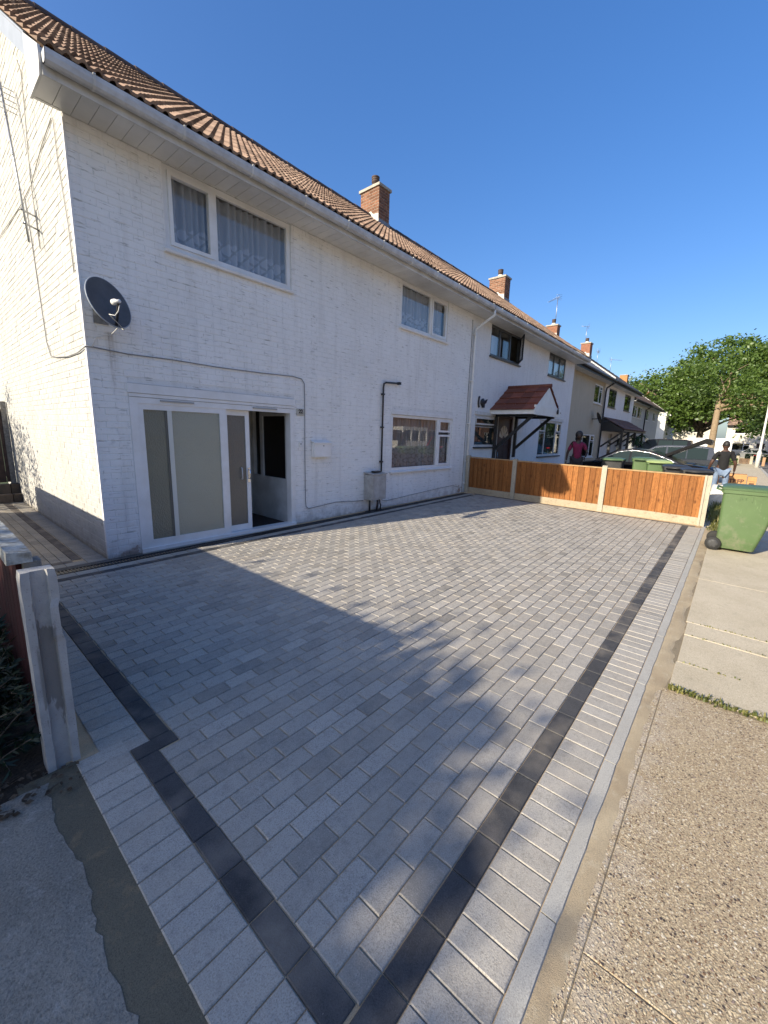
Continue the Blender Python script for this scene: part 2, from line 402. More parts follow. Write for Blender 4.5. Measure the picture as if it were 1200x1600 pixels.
# ------------------------------------------------------------------ mesh builder
class MB:
    def __init__(s): s.v = []; s.f = []; s.mi = []; s.cur = 0; s.sm = []
    def add(s, vs, fs, smooth=False):
        o = len(s.v); s.v += [tuple(v) for v in vs]
        for f in fs: s.f.append([o + i for i in f]); s.mi.append(s.cur); s.sm.append(smooth)
        return s
    def box(s, x0, x1, y0, y1, z0, z1):
        return s.add([(x0,y0,z0),(x1,y0,z0),(x1,y1,z0),(x0,y1,z0),(x0,y0,z1),(x1,y0,z1),(x1,y1,z1),(x0,y1,z1)],
              [(0,3,2,1),(4,5,6,7),(0,1,5,4),(1,2,6,5),(2,3,7,6),(3,0,4,7)])
    def quad(s, a, b, c, d): return s.add([a, b, c, d], [(0, 1, 2, 3)])
    def bar(s, p, q, w, h, up=(0, 0, 1)):
        p = Vector(p); q = Vector(q); d = (q - p).normalized(); up = Vector(up)
        if abs(d.dot(up)) > .98: up = Vector((1, 0, 0))
        a = d.cross(up).normalized() * w / 2; b = a.cross(d).normalized() * h / 2
        vs = [p - a - b, p + a - b, p + a + b, p - a + b, q - a - b, q + a - b, q + a + b, q - a + b]
        return s.add(vs, [(0,1,2,3),(7,6,5,4),(1,0,4,5),(2,1,5,6),(3,2,6,7),(0,3,7,4)])
    def tube(s, pts, r, n=8, cap=True):
        pts = [Vector(p) for p in pts]
        rs = r if isinstance(r, (list, tuple)) else [r] * len(pts)
        vs = []; a = None
        for i, p in enumerate(pts):
            d = (pts[min(i + 1, len(pts) - 1)] - pts[max(i - 1, 0)]).normalized()
            if a is None:
                a = d.orthogonal().normalized()
            else:
                a = (a - d * a.dot(d))
                a = a.normalized() if a.length > 1e-6 else d.orthogonal().normalized()
            b = d.cross(a)
            for k in range(n):
                t = 2 * math.pi * k / n
                vs.append(p + (a * math.cos(t) + b * math.sin(t)) * rs[i])
        fs = [(i * n + k, i * n + (k + 1) % n, (i + 1) * n + (k + 1) % n, (i + 1) * n + k) for i in range(len(pts) - 1) for k in range(n)]
        if cap: fs += [tuple(reversed(range(n))), tuple(range((len(pts) - 1) * n, len(pts) * n))]
        return s.add(vs, fs, True)
    def lathe(s, prof, c, axis=(0, 0, 1), n=20):
        ax = Vector(axis).normalized(); a = ax.orthogonal().normalized(); b = ax.cross(a); c = Vector(c)
        vs = [c + ax * h + (a * math.cos(2 * math.pi * k / n) + b * math.sin(2 * math.pi * k / n)) * r for r, h in prof for k in range(n)]
        m = len(prof)
        fs = [(i * n + k, i * n + (k + 1) % n, (i + 1) * n + (k + 1) % n, (i + 1) * n + k) for i in range(m - 1) for k in range(n)]
        fs += [tuple(reversed(range(n))), tuple(range((m - 1) * n, m * n))]
        return s.add(vs, fs, True)
    def prism(s, poly, d):
        d = Vector(d); n = len(poly); p = [Vector(q) for q in poly]
        return s.add(p + [q + d for q in p], [tuple(reversed(range(n))), tuple(range(n, 2 * n))] + [(i, (i + 1) % n, n + (i + 1) % n, n + i) for i in range(n)])
    def mesh(s, name, mats):
        m = bpy.data.meshes.new(name)
        m.from_pydata(s.v, [], s.f)
        mats = mats if isinstance(mats, (list, tuple)) else [mats]
        for x in mats: m.materials.append(x)
        m.polygons.foreach_set('material_index', s.mi)
        m.polygons.foreach_set('use_smooth', s.sm)
        m.update()
        return m
    def build(s, name, mats, parent=None, recalc=False, bevel=0, kind=None, label=None):
        m = s.mesh(name, mats)
        if recalc or bevel:
            bm = bmesh.new(); bm.from_mesh(m)
            bmesh.ops.remove_doubles(bm, verts=bm.verts, dist=1e-5)
            bmesh.ops.recalc_face_normals(bm, faces=bm.faces)
            if bevel:
                es = [e for e in bm.edges if len(e.link_faces) == 2 and e.calc_face_angle() > .6]
                bmesh.ops.bevel(bm, geom=es, offset=bevel, segments=2, affect='EDGES', profile=.5)
            bm.to_mesh(m); bm.free()
        return link(name, m, parent, kind, label)

ORG = {}
def link(name, data, parent=None, kind=None, label=None, loc=None):
    o = bpy.data.objects.new(name, data); COL.objects.link(o)
    if parent is not None: o.parent = parent
    if loc is not None: o.location = loc
    if kind: o['kind'] = kind
    if label: o['label'] = label
    return o
def tag(o, label, cat, group=None):
    o['label'] = label; o['category'] = cat
    if group: o['group'] = group
    return o
def thing(name, label, cat, loc=(0, 0, 0), rz=0, group=None):
    o = link(name, None, loc=loc); o.rotation_euler = (0, 0, rz)
    o.empty_display_size = .2
    return tag(o, label, cat, group)
def copy_tree(o, parent=None):
    c = o.copy(); COL.objects.link(c)
    if parent is not None: c.parent = parent
    for ch in list(o.children): copy_tree(ch, c)
    return c

def block_mesh(name, mat, lx, ly, h=.05, ch=.005, jit=0.):
    mb = MB()
    put_block(mb, 0, lx, 0, ly, 0, h, ch)
    return mb.mesh(name, mat)
def put_block(mb, x0, x1, y0, y1, z, h=.05, ch=.005):
    c = ch
    mb.add([(x0,y0,z-h),(x1,y0,z-h),(x1,y1,z-h),(x0,y1,z-h),(x0,y0,z-c),(x1,y0,z-c),(x1,y1,z-c),(x0,y1,z-c),
            (x0+c,y0+c,z),(x1-c,y0+c,z),(x1-c,y1-c,z),(x0+c,y1-c,z)],
           [(8,9,10,11),(4,5,9,8),(5,6,10,9),(6,7,11,10),(7,4,8,11),(0,1,5,4),(1,2,6,5),(2,3,7,6),(3,0,4,7)])
def size_of(p, l):
    q = proj(p)
    if q is None or not (-40 < q[0] < 1240 and -40 < q[1] < 1640): return 0
    return l / q[2]

# ------------------------------------------------------------------ ground
def zg(x, y):
    return .066 * max(0, min(1, x / 8.5)) * max(0, min(1, 1 + y / 5.3))
g = MB().add([(-900,-900,-.42),(900,-900,-.42),(900,900,-.42),(-900,900,-.42)], [(0,1,2,3)]).build('ground', GRASSG, kind='structure')
road = MB().add([(-80,-13.2,-.12),(120,-13.2,-.12),(120,-7.12,-.12),(-80,-7.12,-.12)], [(0,1,2,3)]).build('road', ASPH, kind='structure')
# pavement on this side: an aggregate part, then plain concrete slabs beyond
pave = MB().box(-14, 90, -6.98, -5.37, -.4, -.0165).build('pavement', concrete('joint_dirt', (.22, .18, .12), (.28, .23, .155), (.12, .11, .06), 200, .4), kind='structure')
def slab(x0, x1, y0, y1, z, mat, name='pavement_slab', skew=0.0, parent=pave, ch=.006):
    mb = MB(); put_block(mb, x0, x1, y0, y1, z, .03, ch if mat is AGG else .0018)
    mb.v = [(a + skew * (b - y1), b, c) for a, b, c in mb.v]
    return mb.build(name, mat, parent)
slab(-5.5, -.222, -6.98, -5.435, -.0125, AGG, ch=.002)
slab(-.217, 1.66, -6.98, -5.435, -.012, AGG, ch=.002)
slab(-5.5, 1.66, -5.432, -5.372, -.0118, AGG, 'edge_strip', ch=.003)
xs = [1.70, 2.13, 2.70, 3.02, 4.6, 6.2, 7.8, 9.4, 11.0, 12.6, 14.2, 15.8, 17.4, 19, 22, 25, 28, 31, 34, 40, 50, 70, 90]
for a, b in zip(xs[:-1], xs[1:]):
    slab(a, b - (.005 if b in (2.13, 3.02) else .008), -6.98, -5.455 - .02 * rnd.random(), -.008 + rnd.uniform(-.003, .003), CONC, skew=.03 * (1 if a > 1.7 else 0))
kerb = MB()
for k in range(110): kerb.box(-12 + k * .915, -12 + k * .915 + .908, -7.12, -6.982, -.4, -.006)
kerb.build('kerb', EDGE, kind='structure')
far_pave = MB().box(-60, 120, -24, -13.2, -.4, -.01).build('far_pavement', CONC, kind='structure')
# neighbours' ground
nd = MB()
ptsL = []
yy = -12.0
while yy < -3.42:
    ptsL.append((-1.215 + .012 * math.sin(yy * 9) + rnd.uniform(-.012, .012), yy)); yy += .035
n0 = len(ptsL)
def zc(x, y): return .001 + .004 * noise.noise(Vector((x * 3, y * 3, 0)))
vs = [(x, y, -.003) for x, y in ptsL] + [(-1.29 + rnd.uniform(-.015, .015), y, .002 + zc(-1.28, y)) for x, y in ptsL] + [(-12, y, 0) for x, y in ptsL]
nd.add(vs, [(n0 + i, i, i + 1, n0 + i + 1) for i in range(n0 - 1)] + [(2 * n0 + i, n0 + i, n0 + i + 1, 2 * n0 + i + 1) for i in range(n0 - 1)])
nd.build('concrete_drive', CONCD, kind='structure')
MB().box(-1.30, -1.085, -8, -3.36, -.3, -.005).build('mortar_haunch', WETM, kind='structure')
bed = MB()
N = 22
for i in range(N + 1):
    for j in range(N + 1):
        x = -4.0 + 3.0 * i / N; y = -3.52 + 9.5 * (j / N) ** 1.6
        bed.v.append((x, y, -.01 + .03 * noise.noise(Vector((x * 4, y * 4, 3))) + (-.012 if x > -1.2 else .0)))
bed.add([], [])
for i in range(N):
    for j in range(N):
        a = i * (N + 1) + j
        bed.f.append([a, a + N + 1, a + N + 2, a + 1]); bed.mi.append(0); bed.sm.append(True)
bed.build('soil_bed', SOIL, kind='structure')
MB().box(-1.12, -.985, -3.375, -2.5, -.1, -.006).build('sand_strip', SAND, kind='structure')
MB().box(8.62, 36, -5.42, .5, -.42, -.012).build('forecourt', CONC, kind='structure')
# grass tufts' earth behind the end post
MB().box(8.5, 14.5, -6.05, -5.42, -.3, -.003).build('verge', concrete('dry_verge', (.16, .14, .075), (.24, .20, .12), (.12, .12, .05), 80, .9), kind='structure')

# ------------------------------------------------------------------ driveway
drive = link('driveway', None, kind='structure')
dm = MB()
nx, ny = 24, 8
for i in range(nx + 1):
    for j in range(ny + 1):
        x = -1.1 + 9.9 * i / nx; y = -5.31 + 5.33 * j / ny
        dm.v.append((x, y, zg(x, y) - .007))
for i in range(nx):
    for j in range(ny):
        a = i * (ny + 1) + j
        dm.f.append([a, a + ny + 1, a + ny + 2, a + 1]); dm.mi.append(0); dm.sm.append(False)
bpy.data.objects.remove(drive)
drive = dm.build('driveway', SAND, kind='structure')
G = .0042
def fence_x(y): return 8.49 + .02 * y if y > -1.3 else 8.464 + (y + 1.3) * .022
def left_x(y):
    if y > -3.48: return -.695
    return -.79
pieces = []   # (kind, x0, x1, y0, y1)
row = 0
y = -.49
while y > -4.98:
    x0 = left_x(y - .05); x1 = fence_x(y) - .12
    if y - .1 < -3.47 and y > -3.585: x0 = -.69
    xj = -.69 - .2 + (.1 if row % 2 else 0.0)
    while xj < x1:
        a = max(xj, x0); b = min(xj + .2, x1)
        if b - a > .03: pieces.append(('f', a, b, y - .1, y))
        xj += .2
    y -= .1; row += 1
# charcoal bands
xj = -.89
while xj < 8.2:
    pieces.append(('c', xj, min(xj + .2, 8.24), -5.09, -4.99)); xj += .2
yj = -3.58
while yj > -4.97: pieces.append(('c', -.89, -.79, max(yj - .2, -4.99), yj)); yj -= .2
pieces.append(('c', -.89, -.69, -3.58, -3.48))
yj = -.49
while yj > -3.47: pieces.append(('c', -.795, -.695, max(yj - .2, -3.48), yj)); yj -= .2
xj = -1.0
while xj < 8.2: pieces.append(('c', xj, min(xj + .2, 8.35), -.49, -.39)); xj += .2
yj = -.39
while yj > -5.0: pieces.append(('c', fence_x(yj) - .118, fence_x(yj) - .018, yj - .2, yj)); yj -= .2
# soldiers
xj = -1.09
while xj < 8.2: pieces.append(('b', xj, xj + .1, -5.29, -5.09)); xj += .1
yj = -3.38
while yj > -5.05: pieces.append(('b', -1.09, -.89, yj - .1, yj)); yj -= .1
yj = -.49
while yj > -3.4: pieces.append(('b', -.995, -.795, yj - .1, yj)); yj -= .1
# pieces between the drain and the black row
xj = -1.0
while xj < 8.3: pieces.append(('b', xj, xj + .2, -.39, -.255)); xj += .2
PMAT = {'f': PAV, 'c': PAVC, 'b': PAVB}
PNAME = {'f': 'paving_block', 'c': 'charcoal_block', 'b': 'border_block'}
PSTUFF = {'f': 'paving_blocks', 'c': 'charcoal_blocks', 'b': 'border_blocks'}
mcache = {}
for kd in 'fcb':
    ps = [p for p in pieces if p[0] == kd]
    ps.sort(key=lambda p: -size_of(((p[1] + p[2]) / 2, (p[3] + p[4]) / 2, 0), math.sqrt((p[2] - p[1]) * (p[4] - p[3]))))
    rest = MB()
    for i, (_, a, b, c, d) in enumerate(ps):
        z = zg((a + b) / 2, (c + d) / 2) + rnd.uniform(-.0012, .0012)
        if i < 298:
            key = (kd, round(b - a, 3), round(d - c, 3))
            if key not in mcache: mcache[key] = block_mesh(PNAME[kd], PMAT[kd], b - a - G, d - c - G, ch=.0038)
            o = link(PNAME[kd], mcache[key], drive, loc=(a + G / 2, c + G / 2, z))
            o.rotation_euler = (rnd.uniform(-.004, .004), rnd.uniform(-.004, .004), rnd.uniform(-.006, .006))
        else:
            put_block(rest, a + G / 2, b - G / 2, c + G / 2, d - G / 2, z, ch=.005)
    if rest.v: rest.build(PSTUFF[kd], PMAT[kd], drive, kind='stuff')
# concrete edging with a rough outer edge
xe = -2.0
while xe < 8.3:
    L = .9
    mb = MB(); n = 16; top = []; ou = []
    for i in range(n + 1):
        x = xe + (L - .006) * i / n
        e = .066 + .006 * noise.noise(Vector((x * 5, 1, 0))) + .005 * noise.noise(Vector((x * 21, 4, 0)))
        if i in (0, n): e -= .005
        mb.v += [(x, -5.292, -.004), (x, -5.292 - e * .8, -.006), (x, -5.292 - e, -.030), (x, -5.292, -.06)]
    for i in range(n):
        a = i * 4
        for k in range(4): mb.f.append([a + k, a + (k + 1) % 4, a + 4 + (k + 1) % 4, a + 4 + k]); mb.mi.append(0); mb.sm.append(False)
    mb.f.append([3, 2, 1, 0]); mb.f.append([n * 4, n * 4 + 1, n * 4 + 2, n * 4 + 3]); mb.mi += [0, 0]; mb.sm += [False, False]
    mb.build('edging_stone', EDGE, drive, recalc=True)
    xe += L
# sand left along the edging
sd = MB(); n = 260
for i in range(n + 1):
    x = -2.0 + 10.4 * i / n
    e = .05 + .05 * noise.noise(Vector((x * 2.3, 7, 0))) + .02 * noise.noise(Vector((x * 11, 7, 0))) + (.03 if x > 1.6 else 0)
    e = max(.005, e)
    sd.v += [(x, -5.33, -.014), (x, -5.375 - e * .5, -.0085 if x < 1.6 else -.004), (x, -5.375 - e, -.02)]
for i in range(n):
    a = i * 3
    for k in range(2): sd.f.append([a + k, a + k + 1, a + 4 + k, a + 3 + k]); sd.mi.append(0); sd.sm.append(True)
sd.build('sand_spill', concrete('spilt_sand', (.50, .41, .27), (.36, .28, .18), (.54, .47, .34), 300, .5), kind='structure')
# sand margin below the far fence
fm = MB()
for i in range(30):
    y0 = -5.3 + 5.2 * i / 30; y1 = y0 + 5.2 / 30
    fm.quad((fence_x(y0) - .02, y0, zg(8.4, y0) - .002), (8.62, y0, zg(8.4, y0) + .012), (8.62, y1, zg(8.4, y1) + .012), (fence_x(y1) - .02, y1, zg(8.4, y1) - .002))
fm.build('sand_margin', SAND, kind='structure')
# drain channel
drain = thing('drain_channel', 'slotted black drain channel running along the foot of the front wall', 'drain', (0, 0, 0))
mb = MB(); mb.box(-.62, 8.3, -.25, -.245, -.05, .004).box(-.62, 8.3, -.125, -.12, -.05, .004).box(-.62, 8.3, -.245, -.125, -.06, -.045)
mb.v = [(x, y, z + zg(x, y)) for x, y, z in mb.v]
mb.build('channel_body', BLK, drain)
sm_ = MB().box(0, .017, 0, .118, 0, .007).mesh('grate_bar', BLK)
rest = MB()
k = 0; x = -.61
while x < 8.28:
    if k < 150: link('grate_bar', sm_, drain, loc=(x, -.244, zg(x, -.2) - .004))
    else: rest.box(x, x + .017, -.244, -.126, zg(x, -.2) - .004, zg(x, -.2) + .003)
    x += .034; k += 1
rest.build('grate_bars', BLK, drain, kind='stuff')
MB().box(-.62, 8.5, -.12, .0, -.05, .002).build('wall_foot_strip', concrete('dirty_strip', (.10, .09, .08), (.16, .145, .125), (.05, .05, .03), 90, .7), kind='structure')

# side path past the gable
path = MB().box(-1.0, 0, -.02, 5.7, -.1, -.008).build('side_path', SAND, kind='structure')
pp = []
yj = .02
while yj < 5.5: pp.append(('s', -.205, -.005, yj, yj + .1)); yj += .1
yj = .26
while yj < 5.5: pp.append(('d', -.31, -.21, yj, yj + .2)); yj += .2
xj = -.31
while xj > -1.0: pp.append(('d', xj - .2, xj, .16, .26)); xj -= .2
xj = -.21
while xj > -1.0: pp.append(('p', max(xj - .2, -1.0), xj, -.115, .02)); pp.append(('p', max(xj - .2, -1.0), xj, .02, .16)); xj -= .2
for i in range(7):
    yj = .26 - (.1 if i % 2 else 0)
    while yj < 5.5:
        if max(yj, .26) < yj + .2: pp.append(('p', -.31 - .1 * (i + 1), -.31 - .1 * i, max(yj, .26), yj + .2))
        yj += .2
for kd, a, b, c, d in pp:
    key = ('p' + kd, round(b - a, 3), round(d - c, 3))
    if key not in mcache: mcache[key] = block_mesh('path_block', PAVPD if kd == 'd' else PAVP, b - a - G, d - c - G)
    link('path_block' if kd != 'd' else 'dark_path_block', mcache[key], path, loc=(a + G / 2, c + G / 2, rnd.uniform(-.001, .001)))

# ------------------------------------------------------------------ house parts
EAVE_Y = -.45; SOFZ = 4.64; RY = 3.5; SLOPE = .73; EAVE_Z = 4.84
RZ = EAVE_Z + SLOPE * (RY - EAVE_Y)
def roof_z(y): return EAVE_Z + SLOPE * (y - EAVE_Y) if y <= RY else EAVE_Z + SLOPE * (2 * RY - y - EAVE_Y)

def wall_front(mb, x0, x1, z0, z1, ops, y=0.0, d=.10):
    xs = sorted({x0, x1, *[v for o in ops for v in o[:2]]}); zs = sorted({z0, z1, *[v for o in ops for v in o[2:4]]})
    for a, b in zip(xs[:-1], xs[1:]):
        for c, e in zip(zs[:-1], zs[1:]):
            mx, mz = (a + b) / 2, (c + e) / 2
            if any(o[0] < mx < o[1] and o[2] < mz < o[3] for o in ops): continue
            mb.quad((a, y, c), (b, y, c), (b, y, e), (a, y, e))
            mb.quad((b, y + d, c), (a, y + d, c), (a, y + d, e), (b, y + d, e))
    for o in ops:
        a, b, c, e = o[:4]
        mb.quad((a, y, c), (a, y, e), (a, y + d, e), (a, y + d, c)); mb.quad((b, y, e), (b, y, c), (b, y + d, c), (b, y + d, e))
        mb.quad((a, y, e), (b, y, e), (b, y + d, e), (a, y + d, e)); mb.quad((b, y, c), (a, y, c), (a, y + d, c), (b, y + d, c))

def window(parent, x0, x1, z0, z1, lights, frame=UP, sillm=UP, curtain=None, glass=GLASS, y=.02, fw=.055, sill=True, sash=.045, name='window', mull=.05, sillh=.05):
    """lights: (u0,u1,v0,v1,sash?,open?) in metres from x0,z0; fixed lights show glass edge to edge"""
    d = .07
    mb = MB(); us = []
    mb.box(x0, x0 + fw, y, y + d, z0, z1).box(x1 - fw, x1, y, y + d, z0, z1)
    mb.box(x0 + fw, x1 - fw, y + .001, y + d, z0, z0 + fw).box(x0 + fw, x1 - fw, y + .001, y + d, z1 - fw, z1)
    w = mb.build(name, frame, parent)
    for L in lights:
        a, b, c, e = L[:4]; a += x0; b += x0; c += z0; e += z0
        sh = L[4] if len(L) > 4 else False
        ang = L[5] if len(L) > 5 else 0
        fb = MB()
        s = sash if sh else .014
        yo = -.018 if sh else .004
        fb.box(a, a + s, y + yo, y + .05, c, e).box(b - s, b, y + yo, y + .05, c, e).box(a + s, b - s, y + yo + .001, y + .05, c, c + s).box(a + s, b - s, y + yo + .001, y + .05, e - s, e)
        pb = MB().box(a + s, b - s, y + .014, y + .022, c + s, e - s)
        if ang:
            for q in (fb, pb):
                ca, sa = math.cos(ang), math.sin(ang)
                q.v = [(b + (vx - b) * ca + (vy - y) * sa, y - .02 + (vx - b) * sa * 1 + (vy - y) * ca, vz) for vx, vy, vz in q.v]
        fb.build('sash' if sh else 'glazing_bead', frame, w, recalc=bool(ang))
        pb.build('pane', glass, w, recalc=bool(ang))
    # mullions between the lights
    es = sorted({round(v, 4) for L in lights for v in L[:2]})
    mm = MB(); n = 0
    for p, q in zip(sorted(L[1] for L in lights), sorted(L[0] for L in lights)[1:]):
        if 0.005 < q - p < .12: mm.box(x0 + p, x0 + q, y - .003, y + d - .002, z0 + fw, z1 - fw); n += 1
    if n: mm.build('mullion', frame, w)
    if sill:
        MB().prism([(x0 - .04, y + .0, z0 - .003), (x0 - .04, y + .0, z0 - sillh), (x0 - .04, -.055, z0 - sillh), (x0 - .04, -.06, z0 - sillh * .45), (x0 - .04, -.03, z0 - .008)], (x1 - x0 + .06, 0, 0)).build('sill', sillm, w, recalc=True)
    if curtain is not None:
        cb = MB(); n = int((x1 - x0) / .018); lo = z0 + .03; hi = z1 - .05
        for i in range(n + 1):
            x = x0 + .03 + (x1 - x0 - .06) * i / n
            yy = y + .125 + .034 * math.sin(x * 62 + 1.5 * math.sin(x * 9)) + .016 * math.sin(x * 23)
            zb = lo + .02 + .012 * math.sin(x * 40)
            cb.v += [(x, yy, zb), (x, yy + .004, (lo + hi) / 2), (x, yy, hi)]
        for i in range(n):
            for k in range(2): cb.f.append([i * 3 + k, i * 3 + 3 + k, i * 3 + 4 + k, i * 3 + k + 1]); cb.mi.append(0); cb.sm.append(True)
        cb.build('curtain', curtain, w)
    return w

def tile_geo(mb, x, s0, w, ln, lift=.045, n=2, slope_pt=None):
    """one double roll tile; slope_pt(x, s, h) -> xyz"""
    prof = []
    for k in range(n):
        b = w / n * k; q = w / n
        prof += [(b, .003), (b + q * .44, 0), (b + q * .53, .015), (b + q * .66, .029), (b + q * .82, .029), (b + q * .96, .012)]
    prof.append((w - .002, .004))
    m = len(prof)
    lo = [slope_pt(x + u, s0, lift + h) for u, h in prof]; hi = [slope_pt(x + u, s0 + ln, .004 + h) for u, h in prof]
    bt = [slope_pt(x + u, s0 + .002, lift + h - .030) for u, h in prof]
    mb.add(lo + hi + bt, [(i, i + 1, m + i + 1, m + i) for i in range(m - 1)] + [(2 * m + i, 2 * m + i + 1, i + 1, i) for i in range(m - 1)] + [(0, m, 2 * m), (m - 1, 3 * m - 1, 2 * m - 1)])

cs = 1 / math.sqrt(1 + SLOPE * SLOPE)
def make_roof(parent, x0, x1, y_off, tmat, ridgem, detail, org, verge0=True, verge1=True, tw=.24, name='roof'):
    """front slope tiled, back slope a plain tiled sheet; local coords"""
    ex, ez = EAVE_Y, EAVE_Z
    def spt(x, s, h): return (x, ex + s * cs - h * SLOPE * cs, ez + s * SLOPE * cs + h * cs)
    L = (RY - EAVE_Y) / cs
    mb = MB()
    mb.quad((x0, ex + .03, ez - .012), (x1, ex + .03, ez - .012), (x1, RY, RZ - .03), (x0, RY, RZ - .03))
    mb.quad((x1, RY, RZ), (x1, 2 * RY - ex, ez), (x0, 2 * RY - ex, ez), (x0, RY, RZ))
    roof = mb.build(name, tmat, parent)
    if detail:
        rows = 19; ex_ = L / rows; cols = int(round((x1 - x0) / tw)); w = (x1 - x0) / cols
        c1 = MB(); tile_geo(c1, 0, 0, w, ex_ + .05, slope_pt=lambda x, s, h: (x, s * cs - h * SLOPE * cs, s * SLOPE * cs + h * cs))
        tm = c1.mesh('roof_tile', tmat)
        lst = [(i, j) for i in range(cols) for j in range(rows)]
        o = Vector(org)
        lst.sort(key=lambda ij: -size_of(o + Vector(spt(x0 + ij[0] * w, ij[1] * ex_, 0)), .3))
        rest = MB()
        for q, (i, j) in enumerate(lst):
            p = spt(x0 + i * w, j * ex_ - .03, 0)
            if q < 296:
                t = link('roof_tile', tm, roof, loc=(p[0], p[1], p[2])); t.rotation_euler = (rnd.uniform(-.008, .008), rnd.uniform(-.006, .006), rnd.uniform(-.006, .006))
            else:
                jit = rnd.uniform(-.003, .003)
                tile_geo(rest, x0 + i * w, j * ex_ - .03, w, ex_ + .05, lift=.045 + jit, slope_pt=spt)
        rest.build('roof_tiles', tmat, roof, kind='stuff')
        # ridge
        n = int((x1 - x0) / .45); rw = (x1 - x0) / n
        rb = MB(); m = 8
        vs = []
        for xx, rr in ((0, .128), (rw + .02, .118)):
            for k in range(m + 1):
                a = math.pi * (k / m)
                vs.append((xx, math.cos(a) * rr, math.sin(a) * rr - .02))
        rb.add(vs, [(k, k + 1, m + 2 + k, m + 1 + k) for k in range(m)] + [tuple(range(m + 1))], False)
        rm = rb.mesh('ridge_tile', ridgem)
        for k in range(n): link('ridge_tile', rm, roof, loc=(x0 + k * rw, RY, RZ + .01 + rnd.uniform(-.004, .004)))
    else:
        rb = MB(); rb.tube([(x0, RY, RZ - .02), (x1, RY, RZ - .02)], .11, 8); rb.build('ridge', ridgem, roof)
        rt = MB(); rows = 14; ex_ = L / rows
        for j in range(rows):
            a = spt(x0, j * ex_, .025); b = spt(x1, j * ex_, .025); c = spt(x1, (j + 1) * ex_ + .03, .004); d = spt(x0, (j + 1) * ex_ + .03, .004)
            rt.quad(a, b, c, d); rt.quad(spt(x0, j * ex_, 0), spt(x1, j * ex_, 0), b, a)
        rt.build('roof_tiles', tmat, roof, kind='stuff')
    return roof

def brick_geo(mb, u0, u1, v0, v1, proud, pt, base=.004):
    c = .004
    vs = [pt(u0, v0, -base), pt(u1, v0, -base), pt(u1, v1, -base), pt(u0, v1, -base), pt(u0 + c, v0 + c, proud), pt(u1 - c, v0 + c, proud), pt(u1 - c, v1 - c, proud), pt(u0 + c, v1 - c, proud)]
    mb.add(vs, [(4, 5, 6, 7), (0, 1, 5, 4), (1, 2, 6, 5), (2, 3, 7, 6), (3, 0, 4, 7)])

def brick_list(u0, u1, v0, v1, ops, top=None):
    out = []; r = 0; v = v0
    while v < v1 - .02:
        u = u0 - (.1125 if r % 2 else 0)
        while u < u1 - .01:
            a, b, c, d = max(u, u0) + .003, min(u + .225, u1) - .003, v + .003, v + .072
            d = min(d, v1)
            segs = [(a, b)]
            for o in ops:
                if o[2] < d and o[3] > c:
                    ns = []
                    for s in segs:
                        if o[1] <= s[0] or o[0] >= s[1]: ns.append(s)
                        else:
                            if o[0] > s[0]: ns.append((s[0], o[0]))
                            if o[1] < s[1]: ns.append((o[1], s[1]))
                    segs = ns
            for s in segs:
                if s[1] - s[0] < .02: continue
                if top and d > min(top(s[0]), top(s[1])): continue
                out.append((s[0], s[1], c, d))
            u += .225
        v += .075; r += 1
    return out

def gutter(parent, x0, x1, mat=GUT, clips=True, yoff=EAVE_Y):
    gy, gz = yoff - .082, EAVE_Z - .128
    prof = [(-.058, .05), (-.055, .01), (-.042, -.03), (-.02, -.047), (.02, -.047), (.042, -.03), (.055, .01), (.058, .05), (.05, .05), (.046, .012), (.034, -.024), (.016, -.04), (-.016, -.04), (-.034, -.024), (-.046, .012), (-.05, .05)]
    gb = MB().prism([(x0, gy + a, gz + b) for a, b in prof], (x1 - x0, 0, 0))
    for xx in (x0, x1 - .006): gb.prism([(xx, gy + a, gz + b) for a, b in prof[:8]], (.006, 0, 0))
    g = gb.build('gutter', mat, parent, recalc=True)
    if clips:
        cb = MB(); pr = [(a * 1.14, b * 1.12) for a, b in prof[:8]]
        pr2 = [(a, b) for a, b in reversed(prof[:8])]
        cb.prism([(0, a, b) for a, b in pr + pr2], (.022, 0, 0)); cb.box(0, .022, -.07, -.045, .045, .056); cb.box(0, .022, .045, .075, .04, .056)
        cm = cb.mesh('gutter_clip', UPOLD)
        x = x0 + .35
        while x < x1:
            link('gutter_clip', cm, g, loc=(x, gy, gz)); x += .82
    return g

def aerial(name, base, h, label, az=0.3, n=9, ln=1.0, group=None, tilt=(0, 0), rot=0):
    t = thing(name, label, 'aerial', base, 0, group)
    mb = MB(); top = Vector((tilt[0], tilt[1], h))
    mb.tube([(0, 0, 0), top], .017, 6); mb.build('mast', METAL, t)
    b = MB(); d = Vector((math.cos(az), math.sin(az), .03)); pp = Vector((-d.y, d.x, 0))
    b.tube([top - d * .15, top + d * ln], .011, 5)
    for k in range(n):
        c = top + d * (-.05 + ln * k / (n - 1)); l = .17 - .01 * k
        b.tube([c - pp * l, c + pp * l], .005, 4)
    for zz in (-.14, -.05, .05, .14):
        b.tube([top - d * .12 - pp * .2 + Vector((0, 0, zz)), top - d * .12 + pp * .2 + Vector((0, 0, zz))], .006, 4)
    b.tube([top - d * .12 + Vector((0, 0, -.16)), top - d * .12 + Vector((0, 0, .16))], .007, 4)
    b.build('antenna', METAL, t)
    return t

